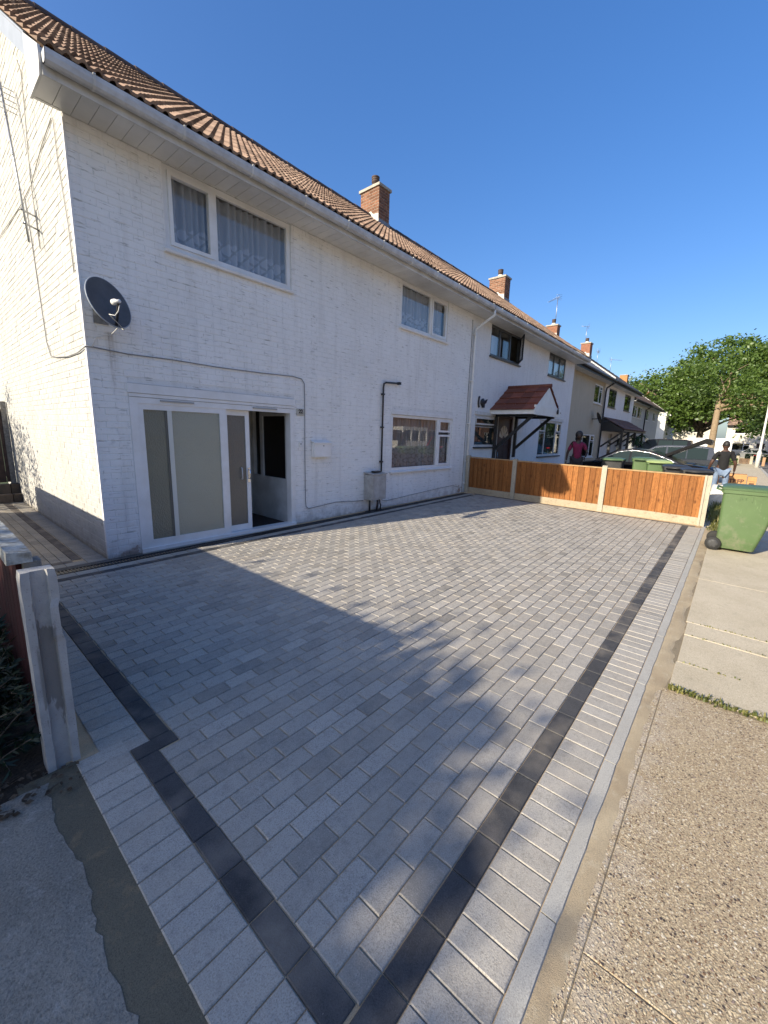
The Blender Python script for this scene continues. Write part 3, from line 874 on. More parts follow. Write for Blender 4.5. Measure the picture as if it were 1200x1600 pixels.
def chimney(parent, x0, x1, y0, y1, zt, mat=BRICK, detail=True, pot=True, capm=None, flash=True):
    zb = roof_z(y0) - .25
    mb = MB().box(x0 + .006, x1 - .006, y0 + .006, y1 - .006, zb, zt)
    ch = mb.build('chimney', MORT if detail else mat, parent)
    if detail:
        def side(u0, u1, pt, vis):
            for k, (a, b, c, d) in enumerate(brick_list(u0, u1, zb, zt, [])):
                bb = MB(); brick_geo(bb, a, b, c, d, .006, pt, base=.002)
                if vis: bb.build('chimney_brick', mat, ch)
                else: back.v, back.f
                if not vis: brick_geo(back, a, b, c, d, .006, pt, base=.002)
        back = MB()
        side(y0, y1, lambda u, v, w: (x0 + .006 - w, y0 + y1 - u, v), True)
        side(x0, x1, lambda u, v, w: (u, y0 + .006 - w, v), True)
        side(y0, y1, lambda u, v, w: (x1 - .006 + w, u, v), False)
        side(x0, x1, lambda u, v, w: (x0 + x1 - u, y1 - .006 + w, v), False)
        back.build('chimney_bricks', mat, ch, kind='stuff')
    MB().box(x0 - .04, x1 + .04, y0 - .04, y1 + .04, zt, zt + .075).build('chimney_cap', capm or pm('chimney_cap_concrete', (.40, .37, .31), (.30, .27, .23), 14, .9, .4, 60), ch, bevel=.008)
    cx, cy = (x0 + x1) / 2, (y0 + y1) / 2
    if pot:
        MB().lathe([(.15, 0), (.125, .06), (.105, .12), (.10, .13)], (cx, cy, zt + .075), n=16).build('flaunching', CEMENT, ch)
        MB().lathe([(.10, 0), (.10, .10), (.115, .11), (.115, .135), (.10, .145), (.10, .155), (.115, .165), (.115, .19), (.10, .20), (.10, .21), (.118, .22), (.118, .245), (.08, .26)], (cx, cy, zt + .17), n=18).build('chimney_pot', pm('dark_clay_pot', (.05, .035, .03), (.08, .05, .04), 9, .7), ch)
    if flash:
        fl = MB()
        z1 = roof_z(y0); zc2 = roof_z((y0 + y1) / 2)
        fl.box(x0 - .012, x1 + .012, y0 - .016, y0 + .003, zb, z1 + .17)
        fl.prism([(x1 + .004, y0, zb), (x1 + .004, RY, RZ - .2), (x1 + .004, RY, RZ + .15), (x1 + .004, y0, z1 + .15)], (.01, 0, 0))
        fl.build('flashing', LEAD, ch, recalc=True)
        MB().prism([(x0 - .004, y0, zb), (x0 - .004, RY + .05, RZ - .1), (x0 - .004, RY + .05, RZ + .08), (x0 - .004, y0 + .3, roof_z(y0 + .3) + .2), (x0 - .004, y0 + .2, roof_z(y0) + .32), (x0 - .004, y0, roof_z(y0) + .30)], (-.01, 0, 0)).build('cement_fillet', CEMENT, ch, recalc=True)
    return ch

def soffit_and_fascia(parent, x0, x1, boards=True, gm=GUT, end0=True, end1=True):
    f = MB().box(x0, x1, EAVE_Y - .02, EAVE_Y, SOFZ - .03, EAVE_Z - .03)
    fas = f.build('fascia', UPOLD, parent)
    if boards:
        s = MB().box(x0, x1, EAVE_Y, .01, SOFZ + .008, SOFZ + .02).build('soffit', BLK, parent)
        bm_ = MB().box(0, .146, EAVE_Y + .002, -.006, 0, .006).mesh('soffit_board', SOF)
        x = x0
        while x < x1 - .1: link('soffit_board', bm_, s, loc=(x, 0, SOFZ)); x += .15
    else:
        MB().box(x0, x1, EAVE_Y, .01, SOFZ, SOFZ + .02).build('soffit', SOF, parent)
    gutter(parent, x0, x1, gm)

# ================================================================== house 1
HX1 = 8.45
h1 = thing('white_house', 'white painted brick end house with sliding porch door and lace curtains beside the new driveway', 'house', (0, 0, 0), 0, None)
OPS1 = [(.37, 2.78, -.02, 2.10), (.93, 2.76, 3.72, 4.64), (5.47, 7.25, 3.76, 4.64), (5.30, 7.72, .80, 2.10)]
wb = MB()
wall_front(wb, .004, HX1, -.3, SOFZ + .1, OPS1, y=.004)
# gable, back
wb.add([(.004, .004, -.3), (.004, .004, roof_z(.004) - .06), (.004, RY, RZ - .06), (.004, 7, roof_z(7) - .06), (.004, 7, -.3)], [(0, 1, 2, 3, 4)])
wb.quad((.004, 7, -.3), (HX1, 7, -.3), (HX1, 7, SOFZ + .2), (.004, 7, SOFZ + .2))
wb.quad((HX1, .004, -.3), (HX1, 7, -.3), (HX1, 7, 4.8), (HX1, .004, 4.8))
# floor / ceilings / interior
wb.quad((.1, .12, 2.45), (HX1 - .02, .12, 2.45), (HX1 - .02, 6.9, 2.45), (.1, 6.9, 2.45))
wb.quad((.1, .12, .0), (HX1 - .02, .12, .0), (HX1 - .02, 6.9, .0), (.1, 6.9, .0))
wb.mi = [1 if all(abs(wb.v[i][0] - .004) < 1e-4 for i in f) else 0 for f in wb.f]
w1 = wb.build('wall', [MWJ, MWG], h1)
gap = [(0, 0)]
fb = [('f', *b) for b in brick_list(.0, HX1, -.01, SOFZ - .005, [(o[0] - .003, o[1] + .003, o[2], o[3]) for o in OPS1])]
gb_ = [('g', *b) for b in brick_list(.0, 6.99, -.01, 7.6, [], top=lambda u: roof_z(u) - .10)]
PTF = lambda u, v, w: (u, .004 - w, v)
PTG = lambda u, v, w: (.004 - w, 6.99 - u, v)
gb_ = [('g', a, b, c, d) for _, a, b, c, d in gb_ if d < roof_z(6.99 - (a + b) / 2 if False else min(a, b)) + 9]
gb_ = [('g', *b) for b in brick_list(.0, 6.99, -.01, 7.6, [], top=lambda u: roof_z(6.99 - u) - .10)]
def bpos(b): return PTF((b[1] + b[2]) / 2, (b[3] + b[4]) / 2, 0) if b[0] == 'f' else PTG((b[1] + b[2]) / 2, (b[3] + b[4]) / 2, 0)
allb = fb + gb_
def bsz(b):
    if b[2] - b[1] < .2 or b[4] - b[3] < .06: return -1
    p = bpos(b); d = (Vector(p) - CAM).normalized()
    n = Vector((0, -1, 0)) if b[0] == 'f' else Vector((-1, 0, 0))
    return size_of(p, 1) * math.sqrt(abs(d.dot(n)))
allb.sort(key=lambda b: -bsz(b))
fmz = []
for kd in 'fg':
    for q in range(3):
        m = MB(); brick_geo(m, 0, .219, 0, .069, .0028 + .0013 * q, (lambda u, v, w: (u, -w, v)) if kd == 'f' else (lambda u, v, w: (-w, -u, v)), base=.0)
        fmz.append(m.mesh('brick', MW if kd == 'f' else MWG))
rest = MB(); restg = MB()
for i, b in enumerate(allb):
    fp = rnd.uniform(.0022, .0052)
    if rnd.random() < .03: fp = .0012
    if i < 296:
        P0 = PTF(b[1], b[3], 0) if b[0] == 'f' else PTG(b[1], b[3], 0)
        link('brick', fmz[(0 if b[0] == 'f' else 3) + rnd.randrange(3)], w1, loc=P0)
    else:
        brick_geo(rest if b[0] == 'f' else restg, b[1], b[2], b[3], b[4], fp if b[0] == 'f' else fp * 1.3, PTF if b[0] == 'f' else PTG, base=0.)
rest.build('brickwork', MW, w1, kind='stuff')
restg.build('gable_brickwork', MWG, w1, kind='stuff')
# pale strip of render on the corner
cbm = MB(); n = 90; pts = []
for i in range(n + 1):
    z = .0 + 4.60 * i / n; e = .012 + .006 * noise.noise(Vector((0, 0, z * 7))); e2 = .014 + .007 * noise.noise(Vector((5, 0, z * 9)))
    cbm.v += [(-.004, .035 + e, z), (-.009, .005, z), (-.006, -.0045, z), (.0, -.006, z), (e2, -.004, z)]
for i in range(n):
    for k in range(4): cbm.f.append([i * 5 + k, i * 5 + k + 1, i * 5 + 6 + k, i * 5 + 5 + k]); cbm.mi.append(0); cbm.sm.append(False)
cbm.build('corner_render', MW, w1, recalc=True)

roof1 = make_roof(h1, -.25, HX1, 0, TILE, TILED, True, (0, 0, 0))
# bargeboard on the gable with its box end
bb = MB()
bb.prism([(-.245, -.03, roof_z(-.03) - .21), (-.245, RY, RZ - .23), (-.245, RY, RZ - .02), (-.245, -.03, roof_z(-.03) - .01)], (.025, 0, 0))
bb.prism([(-.218, .006, roof_z(0) - .19), (-.218, RY, RZ - .20), (-.218, RY, RZ - .18), (-.218, .006, roof_z(0) - .17)], (.216, 0, 0))
bb.prism([(-.245, 2 * RY - EAVE_Y, EAVE_Z - .24), (-.245, RY, RZ - .26), (-.245, RY, RZ - .03), (-.245, 2 * RY - EAVE_Y, EAVE_Z - .03)], (.025, 0, 0))
bb.build('bargeboard', pm('grey_white_bargeboard', (.30, .33, .38), (.25, .28, .32), 5, .5, .1, 30), h1, recalc=True)
MB().prism([(-.252, EAVE_Y - .026, EAVE_Z - .02), (-.252, EAVE_Y - .026, SOFZ + .05), (-.252, EAVE_Y + .01, SOFZ - .035), (-.252, -.035, SOFZ - .035), (-.252, -.035, roof_z(-.035) - .02)], (.02, 0, 0)).build('box_end', UPOLD, h1, recalc=True)
soffit_and_fascia(h1, -.23, HX1)
MB().box(-.23, -.012, -.035, .0, SOFZ - .005, SOFZ + .4).build('soffit_return', UPOLD, h1)
chimney(h1, 8.15, 8.62, 3.1, 3.82, 8.42)
# windows
WL = lambda *a: list(a)
window(h1, .93, 2.76, 3.72, 4.635, [(.055, .60, .055, .86, True), (.655, 1.775, .055, .86, False)], curtain=LACE1, sillm=UP)
window(h1, 5.47, 7.25, 3.76, 4.635, [(.03, 1.07, .04, .82, False), (1.13, 1.735, .045, .82, True)], curtain=LACE1)
window(h1, 5.30, 7.72, .80, 1.995, [(.03, 1.76, .05, 1.15, False), (1.82, 2.365, .05, .80, True), (1.82, 2.365, .86, 1.15, True)], curtain=LACE2, y=.02)
MB().box(5.27, 7.74, -.018, .03, 2.0, 2.045).box(5.28, 7.73, -.010, .03, 2.048, 2.098).build('lintel_trim', UP, h1)
# sliding porch door
FROST = frosted('frosted_glass', (.56, .57, .46))
FROSTL = frosted('frosted_glass_green', (.30, .31, .24))
FROST2 = frosted('frosted_glass_dark', (.24, .23, .20))
dr = MB()
dr.box(.37, .46, -.005, .12, .05, 1.94).box(2.70, 2.78, -.005, .12, .05, 1.94).box(.46, 2.70, -.004, .12, 1.87, 1.94).box(.37, 2.78, -.03, .13, .012, .055)
pd = dr.build('porch_door', UP, h1)
db = MB(); db.box(.46, .52, .006, .05, .055, 1.87).box(1.50, 1.60, .006, .05, .055, 1.87).box(.52, 1.50, .007, .05, .055, .15).box(.52, 1.50, .007, .05, 1.80, 1.87); db.build('fixed_frame', UP, pd)
MB().box(.52, .798, .024, .034, .15, 1.80).build('frosted_pane', FROSTL, pd)
MB().box(.80, 1.50, .024, .034, .15, 1.80).build('frosted_pane', FROST, pd)
MB().box(.80, .855, .010, .022, .15, 1.80).build('glazing_strip', pm('pale_strip', (.62, .62, .56), None, 4, .4), pd)
MB().box(.772, .796, .016, .023, .15, 1.80).build('dark_strip', pm('grey_gasket', (.12, .12, .10), None, 4, .5), pd)
s = MB(); s.box(1.58, 1.64, .062, .10, .06, 1.868).box(1.925, 1.99, .062, .10, .06, 1.868).box(1.64, 1.925, .063, .10, .06, .15).box(1.64, 1.925, .063, .10, 1.79, 1.868)
slm = s.build('sliding_leaf', UP, pd)
MB().box(1.64, 1.925, .076, .086, .15, 1.79).build('frosted_pane', FROST2, pd)
hd = MB(); hd.box(1.935, 1.975, .05, .062, .80, 1.02); hd.tube([(1.955, .05, .99), (1.955, .02, .99), (1.955, .015, .92), (1.955, .02, .85), (1.955, .05, .85)], .009, 8); hd.build('handle', CHROME, pd)
MB().tube([(1.84, .072, 1.02), (1.84, .045, 1.02), (1.84, .04, .93), (1.84, .045, .85), (1.84, .072, .85)], .010, 8).build('pull_handle', GUT, pd)
MB().box(.37, 2.78, -.012, .03, 1.945, 1.985).box(.36, 2.79, -.022, .03, 1.989, 2.095).build('lintel_trim', UP, pd)
tv = MB()
for a in (.72, 2.02): tv.box(a, a + .42, -.022, -.006, 1.905, 1.925)
tv.build('trickle_vent', pm('vent_grey', (.35, .35, .34), None, 4, .5), pd)
MB().prism([(.36, -.06, .0), (.36, .13, .0), (.36, .13, .012), (.36, -.06, .01)], (2.43, 0, 0)).build('threshold', EDGE, pd, recalc=True)
# porch inside: side screen with dark glass, back wall, mat
ip = MB(); ip.box(.40, 2.74, 1.25, 1.30, .0, 2.3); ip.box(.30, .36, .125, 1.25, 0, 2.3); ip.box(.30, 2.8, .125, 1.3, 2.12, 2.16)
ip.build('porch_lining', pm('porch_plaster', (.55, .54, .50), (.48, .47, .43), 3, .8), h1)
sc_ = MB(); sc_.box(2.735, 2.80, .125, 1.25, .0, .78); sc_.box(2.735, 2.80, .125, .20, .78, 2.12).box(2.735, 2.80, .86, .95, .78, 2.12).box(2.735, 2.80, 1.16, 1.25, .78, 2.12); sc_.box(2.735, 2.80, .20, .86, 1.84, 1.90).box(2.735, 2.80, .20, .86, 2.06, 2.12)
sc_.box(2.725, 2.735, .18, .88, 1.83, 1.875)
scr = sc_.build('porch_screen', UPOLD, h1)
MB().box(2.76, 2.77, .20, .86, .78, 2.06).build('screen_glass', glassmat('porch_dark_glass', (.08, .09, .085), 1.5), scr)
MB().box(.40, 2.72, .13, 1.24, .003, .03).build('porch_mat', pm('dark_brown_mat', (.03, .022, .018), (.05, .035, .028), 40, .95, .5, 200), h1)
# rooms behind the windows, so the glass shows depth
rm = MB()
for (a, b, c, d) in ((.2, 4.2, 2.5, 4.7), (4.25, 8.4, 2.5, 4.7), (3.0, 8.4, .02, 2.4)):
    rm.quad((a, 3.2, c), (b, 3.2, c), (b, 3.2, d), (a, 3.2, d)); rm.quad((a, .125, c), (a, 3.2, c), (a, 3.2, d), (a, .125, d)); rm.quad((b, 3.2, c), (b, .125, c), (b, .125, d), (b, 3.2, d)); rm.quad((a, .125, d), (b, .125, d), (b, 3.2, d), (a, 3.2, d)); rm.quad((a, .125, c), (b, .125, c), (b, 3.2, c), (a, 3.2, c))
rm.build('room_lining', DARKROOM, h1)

# ================================================================== house 2
H2 = HX1 + .012; HX2 = 17.1
h2 = thing('white_house', 'white painted house with small red tiled canopy over a dark front door, behind the fence', 'house', (0, 0, 0))
OPS2 = [(9.48, 11.5, 3.82, 4.64), (14.08, 15.95, 3.86, 4.64), (8.90, 10.30, 1.30, 2.17), (10.36, 11.42, -.3, 2.22), (13.78, 16.25, .92, 2.24)]
wb = MB()
wall_front(wb, H2, HX2 - .004, -.4, SOFZ + .1, OPS2, y=.004)
wb.add([(HX2 - .004, .004, -.4), (HX2 - .004, 7, -.4), (HX2 - .004, 7, roof_z(7) - .06), (HX2 - .004, RY, RZ - .06), (HX2 - .004, .004, roof_z(0) - .06)], [(0, 1, 2, 3, 4)])
wb.quad((H2, 7, -.4), (HX2, 7, -.4), (HX2, 7, SOFZ + .2), (H2, 7, SOFZ + .2))
wb.quad((H2, .004, -.4), (H2, 7, -.4), (H2, 7, 4.8), (H2, .004, 4.8))
wb.quad((H2, .12, 2.45), (HX2 - .02, .12, 2.45), (HX2 - .02, 6.9, 2.45), (H2, 6.9, 2.45))
w2 = wb.build('wall', MW2, h2)
rest = MB()
for b in brick_list(H2, HX2, -.3, SOFZ - .005, [(o[0] - .003, o[1] + .003, o[2], o[3]) for o in OPS2]): brick_geo(rest, *b, rnd.uniform(.0015, .0035), PTF, base=0.)
rest.build('brickwork', MW2, w2, kind='stuff')
make_roof(h2, H2, HX2 + .08, 0, TILE, TILED, True, (0, 0, 0), name='roof')
soffit_and_fascia(h2, H2, HX2 + .06)
chimney(h2, 16.45, 16.98, 3.1, 3.85, 8.42)
BLUEC = pm('pale_blue_blind', (.42, .50, .58), (.38, .46, .55), 3, .8)
def blind(parent, a, b, c, d, mat=BLUEC, y=.14): return MB().box(a, b, y, y + .01, c, d).build('blind', mat, parent)
w = window(h2, 9.48, 11.5, 3.82, 4.635, [(.04, .56, .04, .77), (.62, 1.26, .04, .77), (1.33, 1.98, .04, .77, True, .55)], frame=DARKGREY, sillm=DARKGREY, mull=.06)
blind(w, 9.52, 10.4, 3.84, 4.42)
w = window(h2, 14.08, 15.95, 3.86, 4.635, [(.05, .56, .04, .73), (.62, 1.20, .04, .73), (1.26, 1.82, .04, .73)], frame=DARKGREY, sillm=DARKGREY)
blind(w, 14.12, 15.9, 3.9, 4.5)
w = window(h2, 8.90, 10.30, 1.30, 2.165, [(.04, 1.36, .04, .56), (.04, 1.36, .61, .82, True)], frame=UPOLD, sillm=DARKGREY, glass=GLASSD)
blind(w, 8.95, 10.25, 1.34, 2.12, pm('grey_net', (.40, .40, .40), (.30, .31, .32), 9, .9))
w = window(h2, 13.78, 16.25, .92, 2.235, [(.05, .62, .05, .85), (.05, .62, .91, 1.26, True), (.68, 1.80, .05, 1.26), (1.86, 2.42, .05, .85), (1.86, 2.42, .91, 1.26, True)], frame=UPOLD, sillm=DARKGREY, glass=GLASSD)
blind(w, 13.85, 16.2, .96, 2.18, pm('grey_green_net', (.30, .34, .33), (.20, .235, .23), 5, .9))
MB().box(13.7, 16.35, -.02, .03, 2.24, 2.36).box(8.85, 10.34, -.02, .03, 2.18, 2.27).build('lintel_trim', UPOLD, h2)
# dark door
d2 = MB(); d2.box(10.36, 10.44, 0, .1, -.2, 2.22).box(11.34, 11.42, 0, .1, -.2, 2.22).box(10.44, 11.34, 0, .1, 2.14, 2.22)
d2.box(10.44, 11.34, .05, .095, -.2, 2.14)
MAROON = pm('dark_maroon_door', (.03, .014, .014), (.045, .02, .02), 6, .4)
door2 = d2.build('front_door', MAROON, h2)
for a, b in ((10.54, 10.84), (10.94, 11.24)):
    MB().box(a, b, .04, .05, .1, .7).build('door_panel', MAROON, door2, bevel=.008)
    MB().box(a, b, .04, .05, .85, 1.35).build('door_panel', MAROON, door2, bevel=.008)
fan = MB(); cx, cz = 10.89, 1.52
for k in range(5):
    a0 = R(12 + k * 33); a1 = R(12 + k * 33 + 24)
    fan.prism([(cx + .10 * math.cos(a0), .05, cz + .10 * math.sin(a0)), (cx + .33 * math.cos(a0), .05, cz + .42 * math.sin(a0)), (cx + .33 * math.cos(a1), .05, cz + .42 * math.sin(a1)), (cx + .10 * math.cos(a1), .05, cz + .10 * math.sin(a1))], (0, -.012, 0))
fan.build('fanlight', pm('pale_fanlight_glass', (.45, .42, .36), None, 4, .15), door2, recalc=True)
MB().box(10.50, 10.53, .02, .05, .95, 1.12).build('handle', CHROME, door2)
# red tiled canopy: ridge runs out from the wall
cx0, cxr, cx1, cyf, ce, cr = 9.80, 10.87, 11.90, -1.28, 2.36, 3.06
cn = MB()
cn.add([(cx0, 0, ce), (cxr, 0, cr - .03), (cx1, 0, ce), (cx0, cyf + .04, ce), (cxr, cyf + .04, cr - .03), (cx1, cyf + .04, ce)], [(3, 5, 4), (0, 1, 2), (0, 3, 4, 1), (1, 4, 5, 2), (0, 2, 5, 3)])
can = cn.build('canopy', UP, h2)
def canopy_tiles(xa, za, xb, zb, rows, cols, y0, y1, mat, parent, axis='y'):
    """tiles on a slope from the eave line (xa,za) up to (xb,zb), running y0..y1"""
    d = Vector((xb - xa, 0, zb - za)); L = d.length; d /= L; nrm = Vector((-d.z, 0, d.x)) * (1 if xb > xa else -1)
    st = L / rows
    for j in range(rows):
        for i in range(cols):
            ya = y0 + (y1 - y0) * i / cols + .003; yb = y0 + (y1 - y0) * (i + 1) / cols - .003
            p0 = Vector((xa, 0, za)) + d * (st * j - .012); p1 = p0 + d * (st + .03)
            a = p0 + nrm * .038; b = p1 + nrm * .012; c = p0 + nrm * .016
            tb = MB()
            tb.add([(a.x, ya, a.z), (a.x, yb, a.z), (b.x, yb, b.z), (b.x, ya, b.z), (c.x, ya, c.z), (c.x, yb, c.z)], [(0, 1, 2, 3), (4, 5, 1, 0), (0, 3, 4), (1, 5, 2)])
            tb.build('canopy_tile', mat, parent, recalc=True)
canopy_tiles(cx0 - .05, ce - .02, cxr, cr, 4, 4, cyf, 0, TILER, can)
canopy_tiles(cx1 + .05, ce - .02, cxr, cr, 4, 4, cyf, 0, TILER, can)
MB().tube([(cxr, 0, cr + .01), (cxr, cyf - .02, cr + .01)], .06, 10).build('canopy_ridge', TILER, can)
MB().box(cx0 - .02, cx0 + .02, cyf, 0, ce - .13, ce - .005).box(cx1 - .02, cx1 + .02, cyf, 0, ce - .13, ce - .005).box(cx0 + .02, cx1 - .02, cyf - .01, cyf + .03, ce - .14, ce + .12).build('canopy_fascia', UP, can)
MB().box(cx0 + .02, cx1 - .02, cyf + .03, 0, ce - .10, ce - .08).build('canopy_soffit', DARKGREY, can)
for xx in (10.12, 11.58):
    b = MB(); b.box(xx - .04, xx + .04, -.08, .0, .95, ce - .10); b.bar((xx, -.04, ce - .145), (xx, cyf + .06, ce - .145), .08, .08); b.bar((xx, -.05, 1.22), (xx, cyf + .16, ce - .15), .07, .08)
    b.build('gallows_bracket', BLK, can, recalc=True)
MB().prism([(cx1 - .35, cyf - .012, ce - .05), (cx1 - .29, cyf - .012, ce - .05), (cx1 - .27, cyf - .012, ce + .02), (cx1 - .32, cyf - .012, ce + .10), (cx1 - .37, cyf - .012, ce + .02)], (0, -.04, 0)).build('canopy_ornament', BLK, can, recalc=True)
# downpipe between the two houses with swan neck
dp = MB(); dp.tube([(8.52, EAVE_Y - .085, 4.70), (8.52, EAVE_Y - .085, 4.56), (8.50, -.06, 4.30), (8.50, -.055, 4.20), (8.50, -.055, .03)], .034, 10)
dpo = dp.build('downpipe', UP, h1)
bk = MB().box(-.05, .05, -.04, .05, 0, .035).mesh('pipe_clip', UP)
for z in (4.15, 3.0, 1.9, .9, .3): link('pipe_clip', bk, dpo, loc=(8.50, -.055, z))
# dark crack line where the houses meet
ck = MB(); pts = [(8.40 + .02 * noise.noise(Vector((0, 0, z * .12))) - .004 * (z < 20), -.0045, z * .1) for z in range(0, 46)]
ck.tube(pts, .006, 5); ck.build('wall_crack', pm('crack_dark', (.07, .065, .06), None, 4, .9), h1)

# wall furniture of house 1 ------------------------------------------------
CABLE = pm('grey_cable', (.22, .22, .22), None, 3, .6)
CABLEW = pm('dirty_white_cable', (.50, .48, .44), None, 3, .6)
tag(MB().tube([(-.012, 1.95, 4.5), (-.013, 1.85, 4.0), (-.013, 1.78, 3.37), (-.013, 1.70, 2.67), (-.016, 1.55, 2.48), (-.016, 1.28, 2.44), (-.016, .75, 2.40), (-.016, .3, 2.40), (-.016, .02, 2.43), (-.012, -.012, 2.44), (.05, -.014, 2.44), (.4, -.014, 2.42), (.9, -.013, 2.43), (1.5, -.013, 2.42), (2.2, -.013, 2.43), (2.75, -.013, 2.45), (2.93, -.013, 2.43), (2.985, -.013, 2.36), (2.99, -.013, 2.1), (2.985, -.013, 1.2), (2.99, -.013, .40), (3.0, -.013, .30), (3.06, -.013, .255), (3.3, -.013, .27), (3.7, -.013, .30), (4.1, -.013, .27), (4.45, -.013, .25)], .0065, 6).build('wall_cable', CABLE), 'thin grey cable running from gable round the corner across the wall and down beside letterbox', 'cable')
tag(MB().tube([(4.95, -.013, .28), (5.05, -.013, .19), (5.2, -.013, .17), (6.2, -.013, .22), (7.3, -.013, .27), (7.9, -.013, .29), (8.2, -.013, .22), (8.4, -.013, .20)], .006, 6).build('wall_cable', CABLE), 'thin grey cable low on the wall between meter box and downpipe', 'cable')
tag(MB().tube([(-.013, .34, 4.72), (-.013, .8, 4.66), (-.013, 1.5, 4.49), (-.013, 2.2, 4.47), (-.013, 4.0, 4.54), (-.013, 5.5, 4.6)], .006, 6).build('wall_cable', CABLEW), 'pale cable slanting across the gable from the box end of the eaves', 'cable')
tag(MB().tube([(-.013, .29, 4.70), (-.013, .28, 4.32), (-.013, .15, 3.68), (-.013, .11, 3.2)], .006, 6).build('wall_cable', CABLEW), 'pale cable hanging down the gable close to the house corner', 'cable')
tag(MB().tube([(-.05, 1.30, 5.66), (-.013, 1.35, 5.58), (-.013, 1.40, 5.2), (-.013, 1.47, 4.88), (-.013, 1.52, 4.4), (-.013, 1.44, 3.75)], .006, 6).build('wall_cable', CABLEW), 'pale cable dropping straight down the gable past the aerial bracket', 'cable')
# satellite dish
ds = thing('satellite_dish', 'dark grey satellite dish with white feed arm on the front wall by the corner', 'dish', (.14, 0, 2.8))
axis = Vector((.30, -.86, .36)).normalized()
c0 = Vector((0.02, -.24, .06)); up = Vector((0, 0, 1)); sx = axis.cross(up).normalized(); sy = sx.cross(axis).normalized()
DISHM = pm('dark_grey_dish', (.075, .076, .08), (.10, .10, .104), 9, .55)
db_ = MB(); nr, na = 6, 40
for side in (0, 1):
    for i in range(nr + 1):
        r = i / nr
        for k in range(na):
            a = 2 * math.pi * k / na
            p = c0 + (sx * math.cos(a) * .225 + sy * math.sin(a) * .27) * r + axis * (.05 * r * r - .012 * side)
            db_.v.append(tuple(p))
o1 = (nr + 1) * na
for i in range(nr):
    for k in range(na):
        q = [i * na + k, i * na + (k + 1) % na, (i + 1) * na + (k + 1) % na, (i + 1) * na + k]
        db_.f.append(q); db_.mi.append(0); db_.sm.append(True)
        db_.f.append([o1 + v for v in reversed(q)]); db_.mi.append(0); db_.sm.append(True)
dd = db_.build('reflector', DISHM, ds)
rim = MB(); rim.tube([c0 + sx * math.cos(2 * math.pi * k / 40) * .226 + sy * math.sin(2 * math.pi * k / 40) * .271 + axis * .044 for k in range(41)], .007, 6, cap=False); rim.build('rim', pm('dish_rim', (.30, .33, .36), None, 3, .5), ds)
foot = c0 - sy * .25 + axis * .03; tip = c0 - sy * .17 + axis * .30 + sx * .12
MB().bar(foot, tip, .022, .022).build('feed_arm', BLK, ds, recalc=True)
ln = MB(); ln.lathe([(.018, -.02), (.018, .02), (.026, .03), (.030, .045), (.030, .075), (.012, .085)], tip + Vector((0, 0, .02)), axis=(-axis + sy * .35), n=12); ln.build('feed_horn', UP, ds)
MB().tube([tip + Vector((.01, 0, -.01)), tip + Vector((.0, .02, -.07)), tip + Vector((-.02, .06, -.11)), tip + Vector((-.06, .1, -.10)), foot + Vector((.08, .02, -.02)), foot + Vector((.03, .03, .0)), Vector((.1, -.03, -.2)), Vector((-.05, -.02, -.25)), Vector((-.09, -.015, -.36))], .005, 6).build('feed_cable', UPOLD, ds)
br = MB(); br.tube([c0 - axis * .01, c0 - axis * .07, (.02, -.03, .0), (.02, -.002, .0)], .02, 8); br.box(-.05, .09, -.012, -.002, -.10, .10); br.build('bracket', METAL, ds, recalc=True)
# letterbox, bell, number plate
lb = thing('letterbox', 'small white metal letterbox fixed to the white wall', 'letterbox', (3.13, 0, 1.155))
MB().box(0, .38, -.10, -.002, 0, .24).build('box_body', UP, lb, bevel=.008)
MB().prism([(-.008, -.115, .232), (-.008, 0, .262), (-.008, 0, .285), (-.008, -.115, .25)], (.396, 0, 0)).build('lid', UP, lb, recalc=True)
MB().lathe([(.009, 0), (.009, .006)], (.2, -.1, .195), axis=(0, -1, 0), n=10).build('lock', BLK, lb)
bl = thing('door_bell', 'tiny white door bell push on the wall right of the porch door', 'door bell', (2.89, 0, 1.37))
MB().box(-.022, .022, -.025, -.002, -.045, .045).build('bell_case', UP, bl, bevel=.004); MB().lathe([(.011, 0), (.009, .006)], (.004, -.025, .01), axis=(0, -1, 0), n=10).build('button', BLK, bl)
np_ = thing('number_plaque', 'small cream house number plaque reading 22 right of the porch door', 'house number', (2.82, 0, 1.90))
MB().box(0, .165, -.016, -.002, -.055, .055).build('plate', pm('cream_plaque', (.50, .47, .40), (.38, .36, .30), 25, .6), np_, bevel=.006)
def textmesh(txt, size, mat, parent, name, loc, rot, ext=.003, sx=1.0, bold=0.0):
    cu = bpy.data.curves.new(name, 'FONT'); cu.body = txt; cu.size = size; cu.extrude = ext; cu.align_x = 'CENTER'; cu.align_y = 'CENTER'; cu.offset = bold
    o = bpy.data.objects.new(name, cu); COL.objects.link(o)
    bpy.context.view_layer.update()
    me = bpy.data.meshes.new_from_object(o.evaluated_get(bpy.context.evaluated_depsgraph_get()))
    bpy.data.objects.remove(o)
    me.transform(Matrix.Translation(loc) @ Matrix.Rotation(rot[2], 4, 'Z') @ Matrix.Rotation(rot[0], 4, 'X') @ Matrix.Diagonal((sx, 1, 1, 1)))
    me.materials.clear(); me.materials.append(mat)
    return link(name, me, parent)
textmesh('22', .085, BLK, np_, 'digits', (.082, -.018, .008), (R(90), 0, 0), bold=.003)
